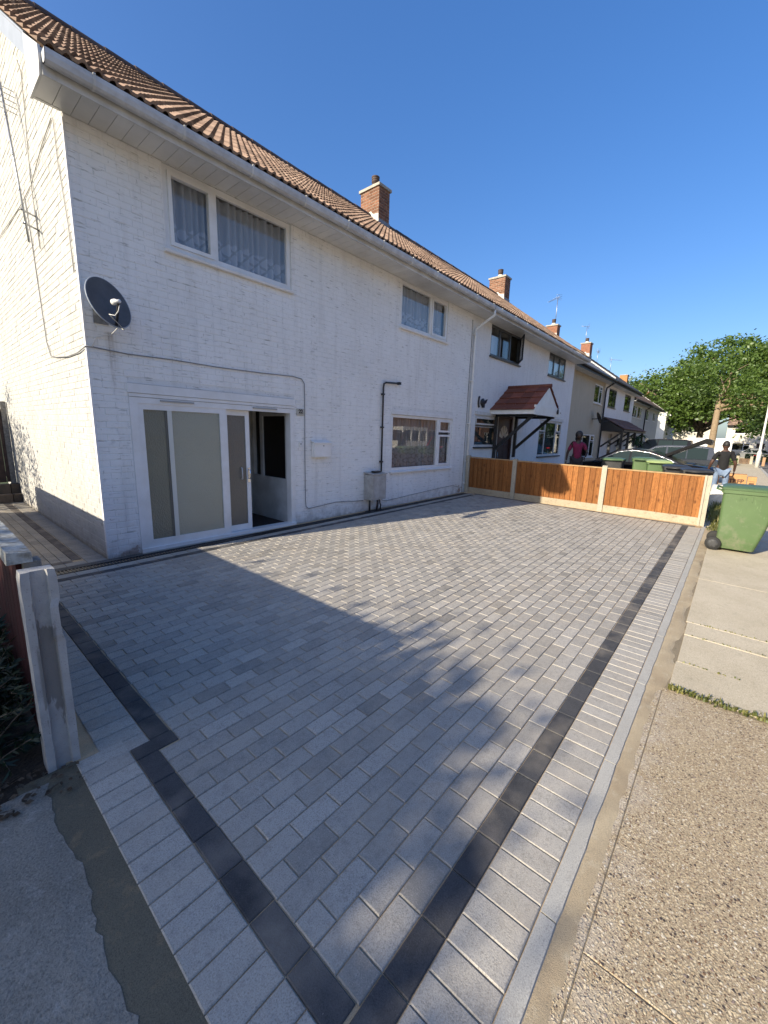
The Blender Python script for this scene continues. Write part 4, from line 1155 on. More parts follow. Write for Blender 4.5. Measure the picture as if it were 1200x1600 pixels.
# gas meter box and the black pipe over it
gm = thing('meter_box', 'grey metal meter box low on the white wall with pipes below', 'meter box', (4.47, 0, .0))
mb = MB(); mb.box(0, .42, -.24, -.003, .27, .78); mb.build('box_body', pm('dirty_grey_metal', (.44, .43, .41), (.33, .32, .30), 10, .6, .2, 50), gm, bevel=.01)
MB().box(.03, .39, -.252, -.24, .31, .73).build('box_door', pm('dirty_grey_metal', (.44, .43, .41)), gm, bevel=.006)
MB().prism([(-.01, -.255, .782), (-.01, 0, .80), (-.01, 0, .825), (-.01, -.255, .80)], (.44, 0, 0)).build('box_lid', pm('dirty_grey_metal', (.4, .4, .4)), gm, recalc=True)
MB().box(.10, .30, -.2, -.1, .82, .85).build('box_vent', BLK, gm, bevel=.01)
pb = MB(); pb.tube([(.08, -.10, .30), (.08, -.10, .0)], .02, 8); pb.tube([(.30, -.12, .30), (.30, -.12, .16), (.27, -.12, .0)], .024, 8); pb.tube([(.38, -.10, .30), (.36, -.13, .18), (.40, -.12, .12), (.40, -.1, .0)], .014, 8); pb.box(.0, .46, -.22, -.05, -.01, .035)
pb.build('pipework', BLK, gm, recalc=True)
pp_ = MB(); pp_.tube([(4.95, -.04, .80), (4.95, -.04, 2.50), (4.965, -.04, 2.57), (5.03, -.04, 2.60), (5.45, -.04, 2.625), (5.46, -.02, 2.625), (5.46, .0, 2.625)], .018, 10)
for z in (1.0, 1.7, 2.35): pp_.box(4.92, 4.98, -.06, -.002, z, z + .03)
pp_.box(5.42, 5.48, -.07, -.002, 2.60, 2.65)
tag(pp_.build('black_pipe', BLK, recalc=True), 'thin black pipe rising up the white wall and bending right above the lower window', 'pipe')
# dark ornament on house 2
orn = thing('wall_ornament', 'small black curved ornament on the white wall above the neighbour window', 'wall ornament', (9.15, 0, 2.52))
MB().tube([(-.12 - .05 * math.cos(a), -.02, .14 * math.sin(a)) for a in [R(-80 + 20 * k) for k in range(9)]], .026, 8).build('curved_bar', BLK, orn)
ob = MB(); ob.lathe([(.10, 0), (.11, .03), (.06, .06)], (.06, -.004, 0), axis=(0, -1, 0), n=14); ob.prism([(.08, -.01, .02), (.30, -.01, .10), (.24, -.01, .0), (.12, -.01, -.06)], (0, -.04, 0)); ob.prism([(.02, -.01, -.05), (.15, -.01, -.05), (.15, -.01, -.14), (.05, -.01, -.14)], (0, -.04, 0)); ob.build('ornament_body', BLK, orn, recalc=True)
# aerial on the gable
ga = thing('tv_aerial', 'thin tv aerial pole on twin brackets on the sunlit gable wall', 'aerial', (-.14, 1.3, 3.75))
gmast = MB(); gmast.tube([(0, 0, 0), (0, .48, 1.85)], .0125, 8)
for f in (.12, .33, .55, .80): gmast.lathe([(.017, -.012), (.017, .012)], (0, .48 * f, 1.85 * f), n=8)
gmast.build('mast', METAL, ga)
gbk = MB()
for z, y_ in ((.38, .10), (.22, .06)): gbk.tube([(-.03, y_, z), (.135, y_ + .1, z + .0)], .011, 6)
gbk.box(.128, .136, .17, .20, .16, .44)
gbk.build('bracket', METAL, ga)
gan = MB()
for k in range(5): gan.tube([(-.16, .40 + .02 * k, 1.55 + .07 * k), (.13, .46 + .02 * k, 1.57 + .07 * k)], .005, 5)
gan.tube([(0, .38, 1.5), (0, .50, 1.9)], .008, 6); gan.build('antenna', METAL, ga)

# back gate and steps at the end of the side path
gt = thing('wooden_gate', 'dark wooden gate closing the far end of the side path', 'gate', (-.6, 5.75, 0))
for k in range(8): MB().box(-.5 + k * .135, -.5 + k * .135 + .128, 0, .022, .38, 1.85).build('gate_board', pm('dark_gate_wood', (.05, .032, .025), (.08, .05, .04), 12, .8, .4, 50, tone=.2), gt)
MB().box(-.5, .58, .022, .06, .5, .6).box(-.5, .58, .022, .06, 1.6, 1.7).box(.50, .585, -.03, .06, 0, 2.0).build('gate_frame', GREYW, gt)
stp = thing('brick_steps', 'low dark brick steps at the end of the side path below the gate', 'steps', (-.55, 5.5, 0))
for k in range(5): MB().box(-.45 + k * .215, -.245 + k * .215, -.14, .0, 0, .17).build('step_block', pm('dark_step_brick', (.11, .085, .07), (.07, .06, .05), 9, .9, .4, 60, tone=.25), stp, bevel=.006)
for k in range(5): MB().box(-.45 + k * .215, -.245 + k * .215, 0.004, .16, 0, .36).build('step_block', pm('dark_step_brick', (.11, .085, .07)), stp, bevel=.006)

# ------------------------------------------------------------------ far fence of orange boards
fen = thing('wooden_fence', 'new orange board fence with pale concrete posts at the far edge of the driveway', 'fence', (8.4, -2.7, 0))
OF = Vector((8.4, -2.7, 0))
def fz(y): return zg(8.45, y)
posts = [-.10, -1.42, -3.46, -5.26]
FX = 8.50
for i, py in enumerate(posts):
    h = 1.02 + (.0 if i < 3 else -.03)
    pm_ = MB(); w = .05
    pm_.prism([(FX - OF.x - .05, py - OF.y - w, fz(py) - .2), (FX - OF.x + .05, py - OF.y - w, fz(py) - .2), (FX - OF.x + .05, py - OF.y - w, fz(py) + h - .02), (FX - OF.x, py - OF.y - w, fz(py) + h), (FX - OF.x - .05, py - OF.y - w, fz(py) + h - .02)], (0, 2 * w, 0))
    if i == 3:
        pm_ = MB()
        pm_.box(FX - OF.x - .06, FX - OF.x + .05, py - OF.y - .055, py - OF.y - .02, -.2, .99).box(FX - OF.x - .06, FX - OF.x + .05, py - OF.y + .02, py - OF.y + .055, -.2, .985).box(FX - OF.x - .035, FX - OF.x + .05, py - OF.y - .02, py - OF.y + .02, -.2, .98)
    pm_.build('concrete_post', POSTN, fen, recalc=True)
for a, b in zip(posts[:-1], posts[1:]):
    a -= .052; b += .052
    za, zb = fz(a), fz(b)
    gbm = MB(); n = 20
    for i in range(n + 1):
        y = a + (b - a) * i / n; z = za + (zb - za) * i / n
        gbm.v += [(FX - .02 - OF.x, y - OF.y, z - .1), (FX - .024 - OF.x + .004 * noise.noise(Vector((y * 9, 0, 0))), y - OF.y, z + .075), (FX - .02 - OF.x, y - OF.y, z + .155), (FX + .02 - OF.x, y - OF.y, z + .155), (FX + .02 - OF.x, y - OF.y, z - .1)]
    for i in range(n):
        for k in range(4): gbm.f.append([i * 5 + k, i * 5 + k + 1, i * 5 + 6 + k, i * 5 + 5 + k]); gbm.mi.append(0); gbm.sm.append(False)
    gbm.build('gravel_board', GRAVB, fen, recalc=True)
    pl = MB()
    for zz in (.22, .86): pl.box(FX - OF.x + .0, FX - OF.x + .035, b - OF.y, a - OF.y, zz + min(za, zb), zz + .05 + min(za, zb))
    pan = pl.build('fence_panel', RAILW, fen)
    zt = .955
    cp = MB(); cp.add([(FX - OF.x - .028, b - OF.y, zb + zt), (FX - OF.x + .03, b - OF.y, zb + zt), (FX - OF.x + .03, a - OF.y, za + zt), (FX - OF.x - .028, a - OF.y, za + zt)] + [(FX - OF.x - .028, b - OF.y, zb + zt + .022), (FX - OF.x + .03, b - OF.y, zb + zt + .026), (FX - OF.x + .03, a - OF.y, za + zt + .026), (FX - OF.x - .028, a - OF.y, za + zt + .022)], [(0,1,2,3),(4,5,6,7),(0,1,5,4),(1,2,6,5),(2,3,7,6),(3,0,4,7)])
    cp.build('capping', RAILW, pan, recalc=True)
    n = max(1, int(round((a - b) / .118))); bw = (a - b) / n
    for k in range(n):
        y0 = b + k * bw; y1 = y0 + bw + .014; zz = za + (zb - za) * ((a - y0) / (a - b))
        m = MB().prism([(FX - OF.x - .026, y0 - OF.y, zz + .157), (FX - OF.x - .001, y0 - OF.y, zz + .157), (FX - OF.x - .001, min(y1, a) - OF.y, zz + .157), (FX - OF.x - .006, min(y1, a) - OF.y, zz + .157)], (0, 0, .797 + rnd.uniform(-.004, 0)))
        m.build('fence_board', FWOOD, pan, recalc=True)

# neighbour's dark red fence on the left, with the old concrete post at its end
lf = thing('red_fence', 'dark red board fence with weathered lichen capping rail along the left boundary', 'fence', (-1.16, 0, 0))
n = 50
for k in range(60):
    y0 = -3.16 + k * .125
    if y0 > 4.2: break
    MB().box(-.012, .008, y0, y0 + .119, .08, .97 + rnd.uniform(-.006, .004)).build('fence_board', REDW, lf)
for y0, y1 in ((-3.24, -1.6), (-1.597, .2), (.203, 2.2), (2.203, 4.2)):
    c = MB(); nn = 24
    for i in range(nn + 1):
        y = y0 + (y1 - y0) * i / nn; j = .004 * noise.noise(Vector((y * 12, 0, 1)))
        c.v += [(-.05 + j, y, .985), (.040 - j, y, .985), (.038 + j, y, 1.03 + j), (-.046 - j, y, 1.04 + j)]
    for i in range(nn):
        for k in range(4): c.f.append([i * 4 + k, i * 4 + (k + 1) % 4, i * 4 + 4 + (k + 1) % 4, i * 4 + 4 + k]); c.mi.append(0); c.sm.append(False)
    c.f.append([0, 1, 2, 3]); c.f.append([nn * 4 + q for q in (3, 2, 1, 0)]); c.mi += [0, 0]; c.sm += [False] * 2
    c.build('capping_rail', LICHEN, lf, recalc=True)
MB().box(.008, .05, -3.14, 4.2, .28, .36).box(.008, .05, -3.14, 4.2, .78, .86).build('arris_rail', GREYW, lf)
for y in (-3.2, -1.5, .3, 2.2, 4.2): MB().box(.009, .075, y, y + .075, -.1, .98).build('timber_post', GREYW, lf, bevel=.004)
cpst = thing('concrete_post', 'old grey grooved concrete fence post with damp stain standing in soil at the driveway corner', 'post', (-1.125, -3.31, 0))
pr = [(-.062, -.05), (-.032, -.05), (-.026, -.032), (.026, -.032), (.032, -.05), (.062, -.05), (.062, .05), (-.062, .05)]
pb = MB(); n = 34; m = len(pr)
for i in range(n + 1):
    z = -.2 + 1.17 * i / n
    for q, (a, b) in enumerate(pr):
        j = .0025 * noise.noise(Vector((a * 40, b * 40, z * 9)))
        if q in (4, 5) and .66 < z < .80: j -= .010
        if i == n: a *= .93; b *= .93
        pb.v.append((a + j, b + j, z + (.012 * noise.noise(Vector((a * 25, b * 25, 0))) if i == n else 0)))
for i in range(n):
    for q in range(m): pb.f.append([i * m + q, i * m + (q + 1) % m, (i + 1) * m + (q + 1) % m, (i + 1) * m + q]); pb.mi.append(0); pb.sm.append(False)
pb.f.append([n * m + q for q in range(m)]); pb.mi.append(0); pb.sm.append(False)
tpost = NT('stained_post_concrete')
z_ = tpost.xyz()[2]; x_ = tpost.xyz()[0]
colp = tpost.mix(tpost.ramp(tpost.noise(9, 5), [(.35, 0.), (.7, 1.)]), (.44, .43, .405), (.33, .32, .305))
stn = tpost.math('ADD', tpost.noise(14, 4, vec=tpost.scaled((1, 1, .25))), tpost.math('MULTIPLY', tpost.math('ABSOLUTE', tpost.math('SUBTRACT', z_, .55)), -.62))
instem = tpost.math('MULTIPLY', tpost.ramp(stn, [(.36, 0.), (.40, 1.)]), tpost.ramp(tpost.math('ABSOLUTE', tpost.math('ADD', x_, 1.13)), [(.034, 1.), (.040, 0.)]))
colp = tpost.mix(tpost.math('MULTIPLY', instem, .8), colp, (.17, .155, .135))
colp = tpost.mix(tpost.ramp(tpost.noise(120, 3), [(.62, 0.), (.7, .6)]), colp, (.15, .14, .13))
tpost.set('Base Color', colp); tpost.set('Roughness', .88); tpost.bump(tpost.math('ADD', tpost.noise(60, 4), tpost.noise(200, 2)), .4, .006)
pb.build('post_shaft', tpost.m, cpst, recalc=True)

# ------------------------------------------------------------------ foliage helpers
def leaf_cloud(mb, pts, size, rr, flat=.0, asp=.55, shell=None):
    for p in pts:
        s = size * rr.uniform(.6, 1.35)
        d = Vector((rr.gauss(0, 1), rr.gauss(0, 1), rr.gauss(0, .7))).normalized()
        e = d.cross(Vector((rr.gauss(0, 1), rr.gauss(0, 1), rr.gauss(0, 1)))).normalized()
        if e.length < .1: continue
        p = Vector(p)
        mb.add([p - d * s, p + e * s * asp, p + d * s, p - e * s * asp], [(0, 1, 2, 3)])

def tree(name, label, base, height, crown, nclump, nleaf, leaf, lmat, bark, seed, trunk_r=.25, limbs=9, crown_pts=None, group=None, lean=(0, 0), trunk_top=None, extra=(), spread=(2.6, 5.2)):
    """crown: list of (cx,cy,cz,rx,ry,rz) ellipsoids relative to base"""
    rr = random.Random(seed)
    t = thing(name, label, 'tree', base, 0, group)
    tb = MB(); tt = trunk_top or height * .45
    top = Vector((lean[0], lean[1], tt))
    tb.tube([(0, 0, -.3), (lean[0] * .1, lean[1] * .1, .3), (lean[0] * .5, lean[1] * .5, tt * .5), top], [trunk_r * 1.25, trunk_r, trunk_r * .85, trunk_r * .65], 12)
    ends = []
    for k in range(limbs):
        c = crown[k % len(crown)]
        e = Vector((c[0] + rr.uniform(-.7, .7) * c[3], c[1] + rr.uniform(-.7, .7) * c[4], c[2] + rr.uniform(-.3, .6) * c[5]))
        st = top * rr.uniform(.75, 1.0)
        mid = st.lerp(e, .5) + Vector((rr.uniform(-.3, .3), rr.uniform(-.3, .3), rr.uniform(0, .5)))
        tb.tube([st, mid, e], [trunk_r * .42, trunk_r * .26, trunk_r * .08], 7)
        for q in range(3):
            e2 = mid.lerp(e, rr.uniform(.1, .9)); f = e2 + Vector((rr.uniform(-1, 1) * c[3] * .5, rr.uniform(-1, 1) * c[4] * .5, rr.uniform(-.2, .6) * c[5]))
            tb.tube([e2, f], [trunk_r * .15, trunk_r * .04], 5)
    for st, e in extra:
        st = Vector(st); e = Vector(e)
        tb.tube([st, st.lerp(e, .5) + Vector((0, 0, .4)), e], [trunk_r * .45, trunk_r * .3, trunk_r * .08], 7)
    tb.build('trunk', bark, t)
    lb_ = MB()
    wts = [c[3] * c[4] * c[5] for c in crown]
    for k in range(nclump):
        c = rr.choices(crown, wts)[0]
        while True:
            d = Vector((rr.uniform(-1, 1), rr.uniform(-1, 1), rr.uniform(-1, 1)))
            if .25 < d.length < 1: break
        d = d.normalized() * (d.length ** .45)
        ctr = Vector((c[0] + d.x * c[3], c[1] + d.y * c[4], c[2] + d.z * c[5]))
        cr = leaf * rr.uniform(*spread)
        pts = [ctr + Vector((rr.gauss(0, 1) * cr, rr.gauss(0, 1) * cr, rr.gauss(0, .55) * cr)) for _ in range(nleaf)]
        leaf_cloud(lb_, pts, leaf, rr)
    lb_.build('crown', lmat, t)
    return t

LEAFA = leafmat('broad_leaf', (.066, .122, .022), (.135, .205, .045), .44)
LEAFB = leafmat('darker_leaf', (.025, .055, .016), (.055, .095, .028))
LEAFC = leafmat('hedge_leaf', (.02, .045, .015), (.045, .085, .028))
BARK = pm('brown_bark', (.10, .075, .05), (.16, .12, .085), 12, .9, .8, 30)
BARKP = pm('pale_bark', (.20, .145, .09), (.28, .21, .135), 10, .9, .6, 30)
# the big tree beyond the terrace and its companions
tree('broadleaf_tree', 'large bright green tree spreading behind the row of houses at the right edge', (64.4, -1.84, -.3), 12, [(1.45 * a, 1.45 * b, 1.45 * c - .855, 1.45 * d, 1.45 * e, 1.45 * f) for a, b, c, d, e, f in ((0, -.9, 7.3, 4.2, 3.6, 3.0), (0, 3.0, 5.9, 3.4, 2.7, 2.3), (0, -5.0, 6.9, 4.2, 4.2, 3.2), (-1.5, -4.6, 4.4, 3, 3.2, 1.7), (-1, 2.6, 4.3, 2.6, 2.2, 1.5), (-2.5, -1.0, 6.2, 2.4, 3.4, 2.4))], 1050, 46, .19, LEAFA, BARK, 3, .45, 16, trunk_top=4.0, spread=(2.1, 4.2))
tree('broadleaf_tree', 'tree with pale bare trunk standing in front of the large green crown', (40, -4.05, -.3), 10, [(-.5, -2.3, 4.9, 2.2, 1.9, 1.3), (.5, .0, 6.6, 2.2, 2.0, 1.5), (0, -4.6, 4.5, 2.4, 1.9, 1.7)], 210, 44, .11, LEAFA, BARKP, 9, .26, 7, trunk_top=5.6, spread=(2.2, 4.2))
tree('broadleaf_tree', 'darker green tree low behind the chimneys at the left of the big tree', (84, 10, -.3), 10, [(0, 0, 8.0, 6, 7, 4.0), (2, -6, 7.0, 5, 5, 3.4)], 520, 34, .24, LEAFB, BARK, 5, .4, 8)
tree('broadleaf_tree', 'dark tree at the right edge of the picture behind the lamp post', (58, -15.5, -.3), 11, [(0, 2, 6.2, 5, 6, 4.0), (-2, 5, 4.2, 3.5, 4, 2.0)], 620, 34, .17, LEAFB, BARK, 6, .4, 8)
# trees on the neighbour's side whose shade lies on the drive (outside the frame)
tree('garden_tree', 'bushy garden tree out of frame on the left that shades the driveway', (-9.0, -.35, 0), 5.6, [(0, -1.12, 3.4, 1.5, 1.6, 1.05), (0, .75, 3.35, 1.5, 1.4, .92), (.2, -.1, 2.6, 1.6, 2.2, 1.1)], 2500, 26, .07, LEAFC, BARK, 21, .14, 8)
tree('garden_tree', 'tall loose shrub out of frame on the left shading the gable', (-2.6, 5.2, 0), 3, [(0, 0, 1.5, .55, 1.1, 1.25), (0, .8, 2.2, .4, .7, 1.3)], 130, 22, .05, LEAFC, BARK, 22, .05, 6)
# an unseen house on the left, added against sky glow, is built further down
# shrub by the concrete post: fine sprays of foliage
sh = thing('conifer_shrub', 'dark feathery green shrub in the soil bed left of the concrete post', 'shrub', (-1.45, -3.05, 0))
rr = random.Random(12); st_ = MB(); fl_ = MB()
for k in range(330):
    a = rr.uniform(0, 2 * math.pi); r0 = rr.uniform(0, .28)
    p = Vector((r0 * math.cos(a) - .05, r0 * math.sin(a) * 2.6 + .50, 0)); p.x = min(p.x, .2); d = Vector((rr.gauss(-.1, .45), rr.gauss(-.15, .45), rr.uniform(.35, 1.2))).normalized()
    L = rr.uniform(.3, .75); pts = [p]
    for i in range(6):
        d = (d + Vector((rr.gauss(0, .14), rr.gauss(0, .14), -.12))).normalized(); pts.append(pts[-1] + d * L / 6)
    for q in pts: q.x = min(q.x, .27 - .1 * rr.random())
    st_.tube(pts, [.004, .004, .0035, .003, .003, .002, .001], 4)
    for i in range(1, 7):
        for s in range(9):
            b = pts[i - 1].lerp(pts[i], rr.random()); dd_ = (d + Vector((rr.gauss(0, .9), rr.gauss(0, .9), rr.gauss(.1, .6)))).normalized(); l = rr.uniform(.025, .06)
            e = dd_.orthogonal().normalized() * .005
            if b.x + dd_.x * l > .285: continue
            fl_.add([b - e, b + dd_ * l * .6 - e * .8, b + dd_ * l, b + dd_ * l * .6 + e * .8, b + e], [(0, 1, 2, 3, 4)])
st_.build('stem', BARK, sh)
fl_.build('foliage', leafmat('shrub_leaf', (.008, .02, .009), (.026, .05, .02), .2), sh)
lit = MB()
for k in range(140):
    x = rr.uniform(-1.55, -1.08); y = rr.uniform(-3.55, -3.28); a = rr.uniform(0, 6.3); s = rr.uniform(.006, .022)
    if (x + 1.125) ** 2 + (y + 3.31) ** 2 < .006: continue
    z = .004 + rr.uniform(0, .02)
    lit.add([(x - s * math.cos(a), y - s * math.sin(a), z), (x - s * .5 * math.sin(a), y + s * .5 * math.cos(a), z + s * .5), (x + s * math.cos(a), y + s * math.sin(a), z + s * .3), (x + s * .5 * math.sin(a), y - s * .5 * math.cos(a), z)], [(0, 1, 2, 3), (0, 3, 2, 1)])
lit.build('leaf_litter', concrete('dead_leaf', (.11, .08, .055), (.18, .14, .10), None, 90, .2), kind='stuff')
# grass by the end post, weeds along the slab joint
gr = MB(); rr = random.Random(4)
GRASS = leafmat('grass_blade', (.09, .12, .022), (.30, .27, .09), .35)
def blades(n, fx, fy, h):
    for _ in range(n):
        x, y = fx(), fy(); a = rr.uniform(0, 6.3); l = h * rr.uniform(.4, 1.2); w = .004 + .003 * rr.random(); d = Vector((math.cos(a), math.sin(a), 0)); s = Vector((-d.y, d.x, 0)) * w
        p = Vector((x, y, -.008)); m = p + Vector((0, 0, l * .6)) + d * l * .2; t = p + Vector((0, 0, l * .85)) + d * l * .6
        gr.add([p - s, p + s, m + s * .7, t, m - s * .7], [(0, 1, 2, 4), (4, 2, 3)])
blades(2600, lambda: rr.choice((9.3, 9.9, 10.6, 11.0, 11.5)) + rr.gauss(0, .22), lambda: rr.gauss(-5.60, .13), .24)
blades(260, lambda: rr.uniform(8.0, 8.9), lambda: rr.gauss(-5.50, .06), .10)
blades(420, lambda: 1.685 + rr.gauss(0, .018), lambda: -5.46 - abs(rr.gauss(0, 1)) ** 1.2 * .5, .028)
blades(80, lambda: 1.69 + rr.gauss(0, .02), lambda: rr.gauss(-6.0, .05), .045)
for xx in (2.13, 2.7, 3.02): blades(50, lambda: xx + rr.gauss(0, .006) - .03 * 0, lambda: rr.uniform(-6.4, -5.5), .014)
gr.build('grass_tufts', GRASS, kind='stuff')

# ------------------------------------------------------------------ wheelie bins
def bin_parts(t, body, lid, w=.50, db=.40, dt=.56, h=.93, rib=True):
    """local: rear (wheels) at y=0, front towards -y, width along x"""
    mb = MB()
    n = 6
    def ring(z, d, ww, y0):
        x0, x1, ya, yb, r = -ww / 2, ww / 2, y0 - d, y0, .045; pts = []
        for cx, cy, a0 in ((x1 - r, yb - r, 0), (x0 + r, yb - r, 90), (x0 + r, ya + r, 180), (x1 - r, ya + r, 270)):
            for k in range(n): a = R(a0 + 90 * k / (n - 1)); pts.append((cx + r * math.cos(a), cy + r * math.sin(a), z))
        return pts
    rings = [ring(.04, db, w * .84, -.02), ring(.055, db + .01, w * .86, -.02), ring(.3, db + (dt - db) * .35, w * .90, -.015), ring(h - .05, dt, w * .985, 0), ring(h - .048, dt + .03, w + .03, .015), ring(h, dt + .035, w + .035, .015)]
    m = len(rings[0])
    vs = [p for r_ in rings for p in r_]
    mb.add(vs, [(i * m + k, i * m + (k + 1) % m, (i + 1) * m + (k + 1) % m, (i + 1) * m + k) for i in range(len(rings) - 1) for k in range(m)], True)
    mb.f.append(list(reversed(range(m)))); mb.mi.append(0); mb.sm.append(False)
    mb.f.append([(len(rings) - 1) * m + k for k in range(m)]); mb.mi.append(0); mb.sm.append(False)
    for s in (-1, 1):
        if rib:
            for yy in (-.20, -.34): mb.box(s * w * .493 - .008, s * w * .493 + .008, yy - .006, yy + .006, h - .15, h - .045)
    o = mb.build('bin_body', body, t)
    md = o.modifiers.new('edges', 'EDGE_SPLIT'); md.split_angle = R(40)
    lb_ = MB(); rr_ = [ring(h + .004, dt + .05, w + .05, .02), ring(h + .035, dt + .055, w + .055, .02), ring(h + .06, dt * .9, w * .9, -.02), ring(h + .072, dt * .5, w * .5, -.15)]
    vs = [p for r_ in rr_ for p in r_]
    lb_.add(vs, [(i * m + k, i * m + (k + 1) % m, (i + 1) * m + (k + 1) % m, (i + 1) * m + k) for i in range(3) for k in range(m)], True)
    lb_.f += [list(reversed(range(m))), [3 * m + k for k in range(m)]]; lb_.mi += [0, 0]; lb_.sm += [False, True]
    l = lb_.build('lid', lid, t); md = l.modifiers.new('edges', 'EDGE_SPLIT'); md.split_angle = R(35)
    hb = MB(); hb.tube([(-w * .42, .0, h - .02), (-w * .42, .075, h + .005), (w * .42, .075, h + .005), (w * .42, .0, h - .02)], .016, 8); hb.build('handle', lid, t)
    for s in (-1, 1):
        wh = MB(); wh.lathe([(.04, -.028), (.092, -.026), (.10, -.016), (.10, .016), (.092, .026), (.04, .028)], (s * (w * .43 + .035), .01, .10), axis=(1, 0, 0), n=24); wo = wh.build('wheel', RUBBER, t)
        hb_ = MB(); hb_.lathe([(.068, -.001), (.066, .004), (.03, .007)], (s * (w * .43 + .035 + .028), .01, .10), axis=(s, 0, 0), n=16)
        for k in range(6):
            a = k * math.pi / 3; hb_.bar((s * (w * .43 + .069), .01 + .02 * math.cos(a), .10 + .02 * math.sin(a)), (s * (w * .43 + .069), .01 + .06 * math.cos(a), .10 + .06 * math.sin(a)), .012, .006, up=(1, 0, 0))
        hb_.build('hub', pm('grey_hub', (.045, .046, .048), (.035, .035, .037), 20, .6), wo, recalc=True)
    MB().tube([(-w * .45, .01, .10), (w * .45, .01, .10)], .012, 8).build('axle', METAL, t)
def scuffed(name, c, rough):
    t = NT(name)
    v = t.n('ShaderNodeTexCoord').outputs['Object']
    col = t.mix(t.ramp(t.noise(3, 4, vec=v), [(.35, 0.), (.7, 1.)]), c, tuple(q * 1.18 for q in c))
    z = t.xyz(v)[2]
    dirt = t.math('ADD', t.noise(7, 5, .65, vec=v), t.math('MULTIPLY', t.math('SUBTRACT', .35, z), .35))
    col = t.mix(t.ramp(dirt, [(.52, 0.), (.75, .55)]), col, (.20, .18, .13))
    sc = t.noise(1.0, 4, .6, vec=t.scaled((3, 26, 5), v), dist=1.)
    col = t.mix(t.ramp(sc, [(.66, 0.), (.70, .4)]), col, tuple(min(1, q * 1.9 + .03) for q in c))
    sp = t.noise(55, 2, vec=v)
    col = t.mix(t.ramp(sp, [(.70, 0.), (.74, .5)]), col, (.28, .26, .2))
    t.set('Base Color', col); t.set('Roughness', t.math('MULTIPLY_ADD', t.noise(9, 3, vec=v), .25, rough - .1))
    t.bump(t.noise(350, 2, vec=v), .2)
    MATS[name] = t.m
    return t.m
GREENB = scuffed('green_bin_plastic', (.068, .116, .042), .5)
GREENL = pm('green_lid_plastic', (.06, .108, .046), (.072, .122, .054), 5, .4, .1, 200)
PALEGL = pm('pale_green_lid', (.26, .33, .14), (.23, .30, .12), 5, .45)
BLKB = pm('black_bin_plastic', (.02, .021, .023), (.03, .03, .032), 5, .45, .15, 300)
b = thing('wheelie_bin', 'large green wheelie bin standing on the pavement at the right edge', 'wheelie bin', (6.72, -5.52, -.008), 0, None)
bin_parts(b, GREENB, GREENL, w=.56, db=.44, dt=.66, h=.93)
bt = MB()
for y_, z_ in ((-.25, .80), (-.24, .20)):
    bt.box(-.282 + (.0 if z_ > .5 else .026), -.268 + (.0 if z_ > .5 else .026), y_ - .022, y_ - .017, z_, z_ + .035).box(-.282 + (.0 if z_ > .5 else .026), -.268 + (.0 if z_ > .5 else .026), y_ + .017, y_ + .022, z_, z_ + .035)
bt.build('moulded_mark', pm('dark_green_mark', (.04, .09, .03), None, 5, .5), b)
FZ = -.01
for i, (x, y, body, lid, lab) in enumerate(((11.65, -3.72, GREENB, GREENL, 'green wheelie bin with matching lid, leftmost of the row behind the fence'), (10.95, -4.16, GREENB, PALEGL, 'green wheelie bin with pale lid behind the orange fence'), (10.32, -4.60, BLKB, BLKB, 'black wheelie bin beside the pale lidded green one'), (9.72, -5.02, BLKB, BLKB, 'rightmost black wheelie bin, next to the man'))):
    t = thing('wheelie_bin', lab, 'wheelie bin', (x, y, FZ), R(100), 'bins lined up behind the fence')
    bin_parts(t, body, lid, w=.52, db=.46, dt=.62, h=1.03 - .02 * i + (.06 if i < 2 else 0), rib=False)
t = thing('wheelie_bin', 'dark green lidded bin standing beside the woman', 'wheelie bin', (12.6, -2.75, FZ), R(95), 'bins lined up behind the fence')
bin_parts(t, BLKB, GREENL, w=.58, db=.50, dt=.70, h=1.0, rib=False)

